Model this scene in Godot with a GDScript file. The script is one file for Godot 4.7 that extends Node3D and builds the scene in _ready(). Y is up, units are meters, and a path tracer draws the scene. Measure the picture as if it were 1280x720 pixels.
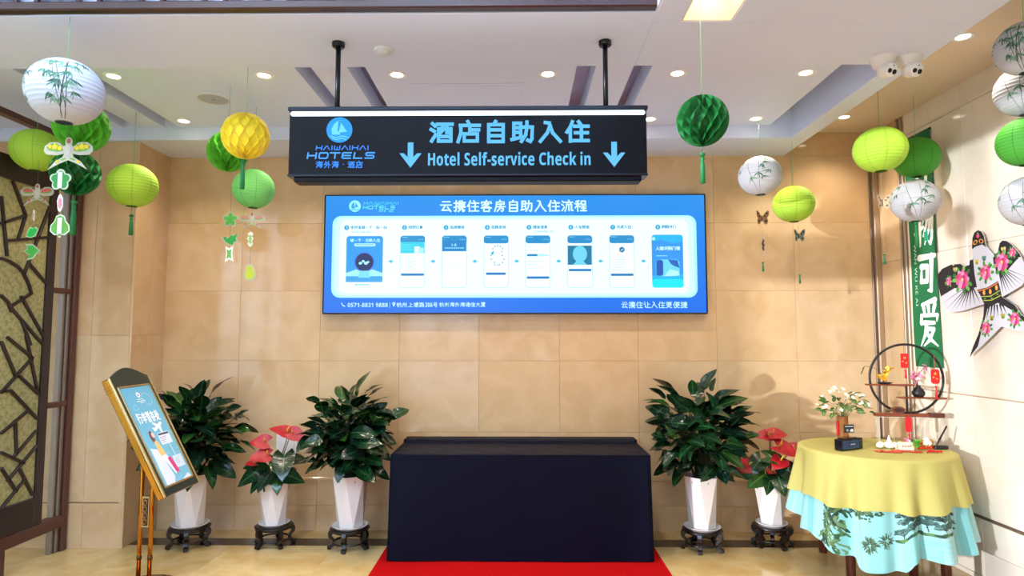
extends Node3D
# A hotel lobby with a hanging check-in sign, a wall screen, paper lanterns and potted plants.
# y is up, metres; the stone back wall stands at z = 0 and the camera looks at it from z = 5.4.

var used := {}
var mats := {}
var rng := RandomNumberGenerator.new()
var glyphs := {}

func _ready() -> void:
	rng.seed = 7
	# ---- camera, sky, sun, large lights, exposure
	var cam := Camera3D.new()
	cam.name = "camera"
	add_child(cam)
	cam.position = Vector3(0, 1.594, 5.375)
	cam.rotation = Vector3(deg_to_rad(4.29), deg_to_rad(0.716), 0)
	cam.fov = rad_to_deg(2.0 * atan(360.0 / 800.0))
	cam.near = 0.05
	cam.far = 100.0
	cam.current = true
	var we := WorldEnvironment.new()
	we.name = "environment"
	add_child(we)
	var env := Environment.new()
	we.environment = env
	env.tonemap_mode = Environment.TONE_MAPPER_LINEAR
	env.tonemap_exposure = 1.28
	env.sdfgi_enabled = true
	env.ssao_enabled = true
	env.ssil_enabled = true
	env.background_mode = Environment.BG_SKY
	var sky := Sky.new()
	var sm := ProceduralSkyMaterial.new()
	sm.sky_top_color = Color(0.6, 0.78, 1.0)
	sm.sky_horizon_color = Color(0.86, 0.93, 1.0)
	sm.ground_bottom_color = Color(0.6, 0.58, 0.55)
	sm.ground_horizon_color = Color(0.8, 0.79, 0.77)
	sky.sky_material = sm
	env.sky = sky
	env.background_energy_multiplier = 4.2
	var sun := DirectionalLight3D.new()
	sun.name = "low_sun"
	add_child(sun)
	sun.look_at_from_position(Vector3.ZERO, Vector3(1.0, -0.10, -0.68), Vector3.UP)
	sun.light_color = Color(0.97, 0.98, 1.0)
	sun.light_energy = 1.05
	sun.light_angular_distance = 1.6
	sun.shadow_enabled = true
	sun.sky_mode = DirectionalLight3D.SKY_MODE_LIGHT_ONLY
	# luminous panels added out of view above the hall, for soft top light
	for p in [Vector3(-3.2, 6.1, 3.9), Vector3(-0.9, 6.1, 3.9), Vector3(-3.2, 6.1, 6.6), Vector3(-0.9, 6.1, 6.6)]:
		added_hall_light(p)
	prepare_glyphs()
	build_setting()
	build_ceiling_fittings()
	build_covered_table()
	build_wall_screen()
	build_hanging_sign()
	build_plants()
	build_round_table()
	build_lattice_screen()
	build_poster_stand()
	build_lanterns()
	build_wall_hangings()
	build_small_ornaments()

# ------------------------------------------------------------------ nodes

func numbered(n: String) -> String:
	if not used.has(n):
		used[n] = 0
		return n
	used[n] += 1
	return "%s_%03d" % [n, used[n]]

func tag(o: Node, label: String, category: String, group := "") -> Node:
	o.set_meta("label", label)
	o.set_meta("category", category)
	if group != "":
		o.set_meta("group", group)
	return o

func thing(called: String, label: String, category: String, at := Vector3.ZERO, turn := 0.0, group := "") -> Node3D:
	var o := Node3D.new()
	o.name = numbered(called)
	add_child(o)
	o.position = at
	o.rotation.y = turn
	tag(o, label, category, group)
	return o

func structure(called: String) -> Node3D:
	var o := Node3D.new()
	o.name = numbered(called)
	add_child(o)
	o.set_meta("kind", "structure")
	return o

func part(called: String, shape: Variant, m: Material, parent: Node, at := Vector3.ZERO) -> MeshInstance3D:
	var o := MeshInstance3D.new()
	o.name = called
	if shape is SurfaceTool:
		shape.generate_normals()
		o.mesh = shape.commit()
	else:
		o.mesh = shape
	o.material_override = m
	parent.add_child(o, true)
	o.position = at
	return o

func copy_of(o: Node3D, called: String) -> Node3D:
	var c: Node3D = o.duplicate()
	c.name = numbered(called)
	add_child(c)
	return c

# ------------------------------------------------------------------ materials

func mat(c: Color, rough := 0.6, metal := 0.0) -> StandardMaterial3D:
	var key := "%s %.3f %.3f" % [c.to_html(), rough, metal]
	if not mats.has(key):
		var m := StandardMaterial3D.new()
		m.albedo_color = c
		m.roughness = rough
		m.metallic = metal
		mats[key] = m
	return mats[key]

func glow(c: Color, energy: float) -> StandardMaterial3D:
	var m := StandardMaterial3D.new()
	m.albedo_color = Color(0.02, 0.02, 0.02)
	m.emission_enabled = true
	m.emission = c
	m.emission_energy_multiplier = energy
	return m

func rgb(r: float, g: float, b: float) -> Color:
	return Color(r / 255.0, g / 255.0, b / 255.0)

func noise_tex(seed_: int, freq: float, cols: Array, at: Array, warp := 0.0, size := 1024, kind := FastNoiseLite.TYPE_SIMPLEX_SMOOTH, fractal := FastNoiseLite.FRACTAL_FBM, octaves := 5) -> NoiseTexture2D:
	var n := FastNoiseLite.new()
	n.seed = seed_
	n.noise_type = kind
	n.frequency = freq
	n.fractal_type = fractal
	n.fractal_octaves = octaves
	if warp > 0.0:
		n.domain_warp_enabled = true
		n.domain_warp_amplitude = warp
		n.domain_warp_frequency = freq * 1.5
	var t := NoiseTexture2D.new()
	t.width = size
	t.height = size
	t.seamless = true
	t.noise = n
	var g := Gradient.new()
	g.colors = PackedColorArray(cols)
	g.offsets = PackedFloat32Array(at)
	t.color_ramp = g
	return t

func marble(base: NoiseTexture2D, veins: NoiseTexture2D, offset: Vector3, tint: Color, rough: float, scale: float) -> StandardMaterial3D:
	var m := StandardMaterial3D.new()
	m.albedo_color = tint
	m.albedo_texture = base
	m.roughness = rough
	m.uv1_triplanar = true
	m.uv1_world_triplanar = true
	m.uv1_scale = Vector3.ONE * scale
	m.uv1_offset = offset
	m.uv2_triplanar = true
	m.uv2_world_triplanar = true
	m.uv2_scale = Vector3.ONE * scale * 0.8
	m.uv2_offset = offset * 1.7
	m.detail_enabled = true
	m.detail_albedo = veins
	m.detail_uv_layer = BaseMaterial3D.DETAIL_UV_2
	return m

# ------------------------------------------------------------------ shapes

func flat() -> SurfaceTool:
	var st := SurfaceTool.new()
	st.begin(Mesh.PRIMITIVE_TRIANGLES)
	st.set_smooth_group(-1)
	return st

func smooth() -> SurfaceTool:
	var st := SurfaceTool.new()
	st.begin(Mesh.PRIMITIVE_TRIANGLES)
	st.set_smooth_group(0)
	return st

func tri(st: SurfaceTool, a: Vector3, b: Vector3, c: Vector3, outward: Vector3) -> void:
	# Godot's front faces run clockwise seen from outside
	if (b - a).cross(c - a).dot(outward) > 0.0:
		st.add_vertex(a); st.add_vertex(c); st.add_vertex(b)
	else:
		st.add_vertex(a); st.add_vertex(b); st.add_vertex(c)

func quad(st: SurfaceTool, a: Vector3, b: Vector3, c: Vector3, d: Vector3, outward: Vector3) -> void:
	tri(st, a, b, c, outward)
	tri(st, a, c, d, outward)

func box(st: SurfaceTool, c: Vector3, s: Vector3, bevel := 0.0, basis := Basis()) -> SurfaceTool:
	var h := s * 0.5
	var t := Transform3D(basis, c)
	if bevel <= 0.0:
		for ax in 3:
			for sg in [-1.0, 1.0]:
				var u := (ax + 1) % 3
				var v := (ax + 2) % 3
				var p: Array[Vector3] = []
				for q in [[-1, -1], [1, -1], [1, 1], [-1, 1]]:
					var w := Vector3()
					w[ax] = h[ax] * sg
					w[u] = h[u] * q[0]
					w[v] = h[v] * q[1]
					p.append(t * w)
				var o := Vector3()
				o[ax] = sg
				quad(st, p[0], p[1], p[2], p[3], basis * o)
		return st
	var b := minf(bevel, minf(h.x, minf(h.y, h.z)) * 0.98)
	var corner := func(sg: Vector3, ax: int) -> Vector3:
		var w := Vector3(sg.x * (h.x - b), sg.y * (h.y - b), sg.z * (h.z - b))
		w[ax] = sg[ax] * h[ax]
		return t * w
	for ax in 3:
		var u := (ax + 1) % 3
		var v := (ax + 2) % 3
		for sg in [-1.0, 1.0]:
			var p: Array[Vector3] = []
			for q in [[-1, -1], [1, -1], [1, 1], [-1, 1]]:
				var w := Vector3()
				w[ax] = sg
				w[u] = q[0]
				w[v] = q[1]
				p.append(corner.call(w, ax))
			var o := Vector3()
			o[ax] = sg
			quad(st, p[0], p[1], p[2], p[3], basis * o)
			for sv in [-1.0, 1.0]:
				var e0 := Vector3(); var e1 := Vector3()
				e0[ax] = sg; e0[u] = sv; e0[v] = -1.0
				e1[ax] = sg; e1[u] = sv; e1[v] = 1.0
				var oo := Vector3()
				oo[ax] = sg; oo[u] = sv
				quad(st, corner.call(e0, ax), corner.call(e1, ax), corner.call(e1, u), corner.call(e0, u), basis * oo)
	for x in [-1.0, 1.0]:
		for y in [-1.0, 1.0]:
			for z in [-1.0, 1.0]:
				var w := Vector3(x, y, z)
				tri(st, corner.call(w, 0), corner.call(w, 1), corner.call(w, 2), basis * w)
	return st

func block(x0: float, x1: float, y0: float, y1: float, z0: float, z1: float, bevel := 0.0) -> SurfaceTool:
	return box(flat(), Vector3((x0 + x1) / 2, (y0 + y1) / 2, (z0 + z1) / 2), Vector3(x1 - x0, y1 - y0, z1 - z0), bevel)

func tube(st: SurfaceTool, pts: Array, radius: Variant, sides := 8, caps := true) -> SurfaceTool:
	var n := pts.size()
	var up := Vector3(0.31, 0.87, 0.4)
	var rings := []
	for i in n:
		var d: Vector3 = (pts[mini(i + 1, n - 1)] - pts[maxi(i - 1, 0)]).normalized()
		var s := d.cross(up)
		if s.length() < 0.05:
			s = d.cross(Vector3.RIGHT)
		s = s.normalized()
		var q := s.cross(d).normalized()
		up = q
		var r: float = radius[i] if radius is Array else radius
		var ring := []
		for k in sides:
			var a := TAU * k / sides
			ring.append(pts[i] + s * cos(a) * r + q * sin(a) * r)
		rings.append(ring)
	for i in n - 1:
		for k in sides:
			var k2 := (k + 1) % sides
			var mid: Vector3 = (rings[i][k] + rings[i + 1][k2]) * 0.5 - (pts[i] + pts[i + 1]) * 0.5
			quad(st, rings[i][k], rings[i][k2], rings[i + 1][k2], rings[i + 1][k], mid)
	if caps:
		for e in [0, n - 1]:
			var o: Vector3 = pts[0] - pts[1] if e == 0 else pts[n - 1] - pts[n - 2]
			for k in range(1, sides - 1):
				tri(st, rings[e][0], rings[e][k], rings[e][k + 1], o)
	return st

func lathe(st: SurfaceTool, prof: Array, n := 32, at := Vector3.ZERO, uv := false) -> SurfaceTool:
	# prof: [radius, height] pairs; the outside lies to the right of the profile's run upwards
	var total := prof.size() - 1
	for i in total:
		for k in n:
			var a0 := TAU * k / n
			var a1 := TAU * (k + 1) / n
			var p := [[prof[i], a0, 0, 0], [prof[i], a1, 0, 1], [prof[i + 1], a1, 1, 1], [prof[i + 1], a0, 1, 0]]
			var order := [0, 1, 2, 0, 2, 3]
			for j in order:
				var e: Array = p[j]
				if uv:
					st.set_uv(Vector2(float(k + e[3]) / n, 1.0 - float(i + e[2]) / total))
				st.add_vertex(at + Vector3(e[0][0] * cos(e[1]), e[0][1], e[0][0] * sin(e[1])))
	return st

func prism(st: SurfaceTool, poly: Array, depth: float, xf := Transform3D(), rect := Rect2()) -> SurfaceTool:
	# poly in the plane of x and y, drawn at z = 0 .. depth of the transform; the face at z = depth looks forward
	var pv := PackedVector2Array()
	for p in poly:
		pv.append(Vector2(p[0], p[1]))
	if Geometry2D.is_polygon_clockwise(pv):
		pv.reverse()
	var idx := Geometry2D.triangulate_polygon(pv)
	var fwd := xf.basis.z
	for f in [0.0, depth]:
		var o := fwd if f > 0.0 else -fwd
		for i in range(0, idx.size(), 3):
			var q := [idx[i], idx[i + 1], idx[i + 2]]
			var w: Array[Vector3] = []
			for j in q:
				w.append(xf * Vector3(pv[j].x, pv[j].y, f))
			if (w[1] - w[0]).cross(w[2] - w[0]).dot(o) > 0.0:
				q = [q[0], q[2], q[1]]
			for j in q:
				if rect.size.x > 0.0:
					st.set_uv(Vector2((pv[j].x - rect.position.x) / rect.size.x, 1.0 - (pv[j].y - rect.position.y) / rect.size.y))
				st.add_vertex(xf * Vector3(pv[j].x, pv[j].y, f))
	if rect.size.x > 0.0:
		st.set_uv(Vector2(0.002, 0.002))
	for i in pv.size():
		var a := pv[i]
		var b := pv[(i + 1) % pv.size()]
		var nrm := xf.basis * Vector3((b - a).y, -(b - a).x, 0)
		quad(st, xf * Vector3(a.x, a.y, 0), xf * Vector3(b.x, b.y, 0), xf * Vector3(b.x, b.y, depth), xf * Vector3(a.x, a.y, depth), nrm)
	return st

func sheet(st: SurfaceTool, nu: int, nv: int, f: Callable) -> SurfaceTool:
	# a grid of f(u, v) -> Vector3 with u, v in 0 .. 1
	var p := []
	for i in nu + 1:
		var row := []
		for j in nv + 1:
			row.append(f.call(float(i) / nu, float(j) / nv))
		p.append(row)
	for i in nu:
		for j in nv:
			for q in [[0, 0], [1, 1], [1, 0], [0, 0], [0, 1], [1, 1]]:
				st.set_uv(Vector2(float(i + q[0]) / nu, float(j + q[1]) / nv))
				st.add_vertex(p[i + q[0]][j + q[1]])
	return st

func rounded(w: float, h: float, r: float, n := 5) -> Array:
	var out := []
	for c in [[w / 2 - r, h / 2 - r, 0.0], [-w / 2 + r, h / 2 - r, PI / 2], [-w / 2 + r, -h / 2 + r, PI], [w / 2 - r, -h / 2 + r, PI * 1.5]]:
		for k in n + 1:
			var a: float = c[2] + PI / 2 * k / n
			out.append([c[0] + r * cos(a), c[1] + r * sin(a)])
	return out

func disc(r: float, n := 24) -> Array:
	var out := []
	for k in n:
		out.append([r * cos(TAU * k / n), r * sin(TAU * k / n)])
	return out

# ------------------------------------------------------------------ setting

func added_hall_light(p: Vector3) -> void:  # an invented panel, added unseen to brighten the room from above
	var t := thing("added_light_panel", "square luminous panel added out of view to light the lobby from above", "added light", p, 0, "added luminous panels over the hall")
	part("housing", block(-0.95, 0.95, 0.02, 0.1, -0.95, 0.95, 0.01), mat(Color(0.9, 0.9, 0.9), 0.5), t)
	part("diffuser", block(-0.9, 0.9, 0.0, 0.02, -0.9, 0.9), glow(Color(0.76, 0.88, 1.0), 2.0), t)
	var l := AreaLight3D.new()
	l.name = "added_fill_light"
	t.add_child(l)
	l.position = Vector3(0, -0.02, 0)
	l.rotation.x = -PI / 2
	l.area_size = Vector2(1.8, 1.8)
	l.light_color = Color(0.76, 0.88, 1.0)
	l.light_energy = 15.0
	l.area_range = 20.0
	l.shadow_enabled = true

var stone := []
var stone_floor := []
var white_paint: StandardMaterial3D

func build_setting() -> void:
	var base := noise_tex(3, 0.004, [rgb(209, 175, 132), rgb(216, 184, 143), rgb(221, 190, 150), rgb(212, 179, 137), rgb(224, 196, 158)], [0.0, 0.3, 0.5, 0.72, 1.0], 30.0)
	var veins := noise_tex(11, 0.006, [Color(0.72, 0.55, 0.4, 0.3), Color(0.8, 0.64, 0.46, 0.0), Color(0.8, 0.64, 0.46, 0.0), Color(0.93, 0.86, 0.76, 0.3)], [0.0, 0.05, 0.8, 1.0], 45.0, 1024, FastNoiseLite.TYPE_SIMPLEX_SMOOTH, FastNoiseLite.FRACTAL_RIDGED, 4)
	for k in 5:
		var s: float = [1.0, 0.985, 0.992, 0.978, 0.996][k]
		stone.append(marble(base, veins, Vector3(k * 0.37, k * 0.71, k * 0.53), Color(s, s * [1.0, 0.99, 0.985, 1.0, 0.975][k], s * [1.0, 0.98, 0.96, 0.99, 0.95][k]), 0.075, 0.34))
	var fbase := noise_tex(21, 0.005, [rgb(200, 158, 92), rgb(210, 173, 110), rgb(218, 186, 128), rgb(204, 164, 98)], [0.0, 0.35, 0.65, 1.0], 40.0)
	var fveins := noise_tex(29, 0.008, [Color(0.62, 0.45, 0.24, 0.5), Color(0.7, 0.5, 0.3, 0.0), Color(0.7, 0.5, 0.3, 0.0), Color(0.96, 0.88, 0.7, 0.4)], [0.0, 0.1, 0.8, 1.0], 60.0, 1024, FastNoiseLite.TYPE_SIMPLEX_SMOOTH, FastNoiseLite.FRACTAL_RIDGED, 4)
	for k in 3:
		var s: float = [1.0, 0.96, 0.98][k]
		stone_floor.append(marble(fbase, fveins, Vector3(k * 0.43, k * 0.3, k * 0.61), Color(s, s, s), 0.09, 0.5))
	white_paint = StandardMaterial3D.new()
	white_paint.albedo_color = Color(0.868, 0.902, 1.0)
	white_paint.roughness = 0.55
	var dark_stone := mat(rgb(52, 38, 30), 0.12)
	var joint := mat(rgb(206, 178, 144), 0.8)

	# floor: screed, polished slabs, a dark inlay along the wall
	var fl := structure("floor")
	part("screed", block(-4.7, 3.1, -0.2, -0.013, -0.1, 9.1), joint, fl)
	part("border_slab", block(-3.02, 3.02, -0.012, 0.0, 0.0, 0.207), stone_floor[1], fl)
	part("inlay_band", block(-3.02, 3.02, -0.012, 0.0, 0.2085, 0.38), dark_stone, fl)
	var zs := [0.3815, 1.18, 1.98, 2.78, 3.58, 4.38, 5.18, 5.98, 6.78, 7.58, 8.3, 9.0]
	for i in zs.size() - 1:
		for k in 10:
			var x0 := -4.6 + k * 0.8
			var x1 := minf(x0 + 0.799, 3.02)
			part("floor_slab", block(x0, x1, -0.012, 0.0, zs[i] + (0.0015 if i else 0.0), zs[i + 1]), stone_floor[(i * 7 + k * 5) % 3], fl)

	# back wall of stone slabs, with a ledge above the plinth courses
	var wb := structure("wall_back")
	part("backing", block(-3.2, 3.2, -0.2, 3.6, -0.3, -0.021), joint, wb)
	var ys := [0.0, 0.204, 0.411, 0.801, 1.388, 1.974, 2.549, 3.124, 3.4]
	var xs := [-3.02, -2.36, -1.68, -1.012, -0.343, 0.329, 0.984, 1.64, 2.303, 3.02]
	for i in ys.size() - 1:
		for k in xs.size() - 1:
			var y1: float = ys[i + 1] - 0.0014
			part("stone_slab", block(xs[k] + 0.0008, xs[k + 1] - 0.0008, ys[i], y1, -0.02, 0.0 if i < 2 else 0.004, 0.0008), stone[(i * 3 + k * 2 + (k * i) % 3) % 5], wb)
	part("ledge", block(-1.93, 3.0, 0.409, 0.433, -0.01, 0.022, 0.004), stone[0], wb)

	# stone pier at the left and the wall that runs on behind the lattice screen
	var wl := structure("wall_pier")
	part("backing", block(-4.7, -3.03, -0.2, 3.6, -0.1, 0.455), joint, wl)
	var pys := [0.0, 0.335, 1.6, 3.4]
	var pxs := [-4.6, -3.96, -3.3, -3.0]
	for i in 3:
		for k in 3:
			part("stone_slab", block(pxs[k], pxs[k + 1] - 0.0015, pys[i] + (0.007 if i == 1 else 0.0), pys[i + 1] - 0.0015, 0.45, 0.475, 0.0015), stone[(i + k * 2) % 5], wl)
	for e in [[0.0, 0.225], [0.227, 0.4745]]:
		for i in 2:
			part("stone_slab", block(-3.03, -3.001, [0.0, 1.6][i], [1.5985, 3.4][i], e[0], e[1], 0.0015), stone[(i + int(e[0] * 10)) % 5], wl)
	part("corner_bead", block(-3.006, -2.988, 0.0, 3.12, 0.462, 0.48, 0.004), stone[3], wl)

	# right wall with two grooves low down and a bead under the ceiling
	var wr := structure("wall_right")
	part("backing", block(3.043, 3.25, -0.2, 3.6, -0.3, 9.1), joint, wr)
	var rys := [0.0, 0.03, 0.2, 0.405, 1.2, 2.2, 3.16, 3.178, 3.34]
	var rzs := [0.0, 0.4, 1.05, 1.7, 2.4, 3.6, 5.2, 7.0, 9.0]
	var pale := noise_tex(17, 0.004, [rgb(222, 210, 194), rgb(230, 219, 204), rgb(234, 224, 210), rgb(226, 214, 198)], [0.0, 0.4, 0.7, 1.0], 30.0)
	var cream := []
	for k in 3:
		cream.append(marble(pale, veins, Vector3(k * 0.29, k * 0.47, k * 0.83), Color.WHITE * [1.0, 0.975, 0.99][k], 0.09, 0.34))
	for i in rys.size() - 1:
		var gap: float = 0.008 if i in [2, 3] else 0.0015
		for k in rzs.size() - 1:
			part("stone_slab", block(3.012 if i in [0, 6] else 3.02, 3.045, rys[i] + (0.016 if i == 3 else 0.0), rys[i + 1] - gap, rzs[k] + 0.0015, rzs[k + 1], 0.0015), stone[(i * 2) % 5] if k == 0 else cream[(i * 2 + k) % 3], wr)
	part("groove_strip", block(3.03, 3.05, 0.39, 0.43, 0.0, 9.0), mat(rgb(120, 96, 78), 0.4, 0.3), wr)
	var steel := mat(rgb(160, 142, 120), 0.4, 0.2)
	var trims := structure("trim_1")
	part("corner_strip", block(2.972, 3.02, 0.0, 3.33, 0.004, 0.03, 0.006), mat(rgb(166, 138, 108), 0.4, 0.1), trims)
	part("corner_strip", block(2.944, 2.962, 0.0, 3.33, 0.004, 0.02, 0.004), mat(rgb(110, 92, 76), 0.4, 0.2), trims)
	var trims2 := structure("trim_2")
	part("door_strip", block(2.996, 3.02, 0.0, 3.32, 0.33, 0.352, 0.004), steel, trims2)
	part("door_strip", block(3.0, 3.02, 0.0, 3.32, 0.372, 0.395, 0.006), steel, trims2)

	# ceiling: lowered soffits round a coffer with slots, a higher strip along the right wall
	var ce := structure("ceiling")
	var beige := mat(rgb(232, 214, 194), 0.6)
	part("soffit", block(-4.6, 2.24, 3.12, 3.5, 0.0, 0.51, 0.003), white_paint, ce)
	part("soffit", block(-4.6, 0.65, 3.12, 3.5, 1.845, 2.45, 0.003), white_paint, ce)
	part("soffit", block(0.65, 2.24, 3.12, 3.5, 1.845, 2.355, 0.003), white_paint, ce)
	part("soffit", block(0.65, 0.79, 3.12, 3.5, 2.355, 2.62, 0.003), white_paint, ce)
	part("soffit", block(1.03, 2.24, 3.12, 3.5, 2.355, 2.62, 0.003), white_paint, ce)
	part("soffit", block(0.65, 2.24, 3.12, 3.5, 2.62, 9.0, 0.003), white_paint, ce)
	part("soffit", block(2.10, 2.24, 3.12, 3.5, 0.51, 1.845, 0.003), white_paint, ce)
	part("strip_ceiling", block(2.24, 3.04, 3.325, 3.6, -0.02, 9.0), beige, structure("ceiling"))
	part("slot_top", block(-4.6, 2.24, 3.42, 3.6, 0.0, 2.7), white_paint, ce)
	for r in [[-4.6, -3.1], [-2.99, -2.78], [-2.66, -1.37], [-1.27, -1.05], [-0.94, 0.345], [0.46, 0.69], [0.8, 1.935]]:
		part("coffer_panel", block(r[0], r[1], 3.22, 3.36, 0.511, 1.844, 0.002), white_paint, ce)
	part("recess_lining", block(0.79, 1.03, 3.3, 3.34, 2.355, 2.62), beige, ce)
	for b in [[0.785, 0.795, 2.355, 2.62], [1.025, 1.035, 2.355, 2.62], [0.79, 1.03, 2.35, 2.36], [0.79, 1.03, 2.615, 2.625]]:
		part("recess_lining", block(b[0], b[1], 3.125, 3.33, b[2], b[3]), beige, ce)
	part("hall_ceiling", block(-4.7, 0.8, 6.15, 6.4, 2.2, 9.1), white_paint, ce)

	# the tall hall behind and above the camera
	var wh := structure("wall_hall")
	part("bulkhead", block(-4.6, 0.66, 3.122, 6.3, 2.36, 2.45), white_paint, wh)
	part("bulkhead", block(0.64, 0.74, 3.122, 6.3, 2.45, 9.0), white_paint, wh)
	var plaster := mat(rgb(232, 222, 208), 0.7)
	var wf := structure("wall_front")
	for b in [[-4.7, -2.6, 0, 6.3], [-2.6, 3.1, 2.7, 6.3], [-0.9, 3.1, 0, 2.7], [-2.6, -0.9, 0, 0.35]]:
		part("wall_panel", block(b[0], b[1], b[2], b[3], 9.0, 9.2), plaster, wf)
	var wleft := structure("wall_left")
	for b in [[0.0, 4.45, 0, 6.3], [4.45, 7.4, 3.9, 6.3], [7.4, 9.2, 0, 6.3]]:
		part("wall_panel", block(-4.8, -4.6, b[2], b[3], b[0], b[1]), plaster, wleft)
	var frame := mat(rgb(60, 44, 36), 0.4)
	var glass := StandardMaterial3D.new()
	glass.albedo_color = Color(0.95, 0.98, 1.0, 0.06)
	glass.transparency = BaseMaterial3D.TRANSPARENCY_ALPHA
	glass.roughness = 0.0
	var d := structure("door_1")
	for z in [4.45, 5.43, 6.42, 7.4]:
		part("mullion", block(-4.74, -4.68, 0, 3.9, z - 0.025, z + 0.025, 0.004), frame, d)
	for k in 3:
		part("pane", block(-4.715, -4.705, 0.02, 3.88, 4.48 + k * 0.983, 5.4 + k * 0.983), glass, d)
	var w := structure("window_1")
	for x in [-2.6, -1.75, -0.9]:
		part("mullion", block(x - 0.04, x + 0.04, 0.35, 2.7, 9.05, 9.12, 0.004), frame, w)
	for k in 2:
		part("pane", block(-2.55 + k * 0.85, -1.8 + k * 0.85, 0.37, 2.68, 9.08, 9.09), glass, w)
	var ground := structure("pavement")
	part("paving", block(-40, 20, -0.4, -0.201, -20, 40), mat(rgb(200, 194, 186), 0.8), ground)
	# dark timber fretwork over the edge of the soffit
	var fret := thing("fretwork_frieze", "dark timber fretwork frieze along the edge of the white soffit", "frieze")
	var timber := mat(rgb(56, 24, 18), 0.3)
	part("rail", block(-4.6, 0.648, 3.124, 3.166, 2.452, 2.50, 0.006), timber, fret)
	part("rail", block(-4.6, 0.648, 3.52, 3.56, 2.455, 2.495, 0.006), timber, fret)
	part("end_post", block(0.62, 0.648, 3.166, 3.52, 2.455, 2.495, 0.004), timber, fret)
	var x := -4.5
	while x < 0.4:
		for q in [[0.0, 0.02, 3.166, 3.52], [0.1, 0.12, 3.166, 3.26], [0.18, 0.2, 3.2, 3.52], [0.0, 0.12, 3.26, 3.278], [0.1, 0.3, 3.198, 3.214], [0.18, 0.3, 3.36, 3.378]]:
			part("fret_bar", block(x + q[0], x + q[1], q[2], q[3], 2.462, 2.488, 0.003), timber, fret)
		x += 0.3

func downlight(p: Vector3, group: String, label: String, energy: float, col: Color) -> void:
	var t := thing("downlight", label, "downlight", p, 0, group)
	part("trim_ring", lathe(smooth(), [[0.036, 0.0], [0.05, -0.006], [0.058, -0.004], [0.06, 0.0]], 28), mat(Color(0.95, 0.95, 0.95), 0.35), t)
	part("lamp", lathe(smooth(), [[0.0, -0.002], [0.038, -0.002]], 24), glow(col, 6.0), t)
	var l := SpotLight3D.new()
	l.name = "downlight_lamp"
	t.add_child(l)
	l.position = Vector3(0, -0.02, 0)
	l.rotation.x = -PI / 2
	l.spot_angle = 62.0
	l.spot_angle_attenuation = 1.0
	l.spot_range = 12.0
	l.spot_attenuation = 2.0
	l.light_size = 0.03
	l.light_energy = energy
	l.light_color = col
	l.shadow_enabled = true

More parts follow.
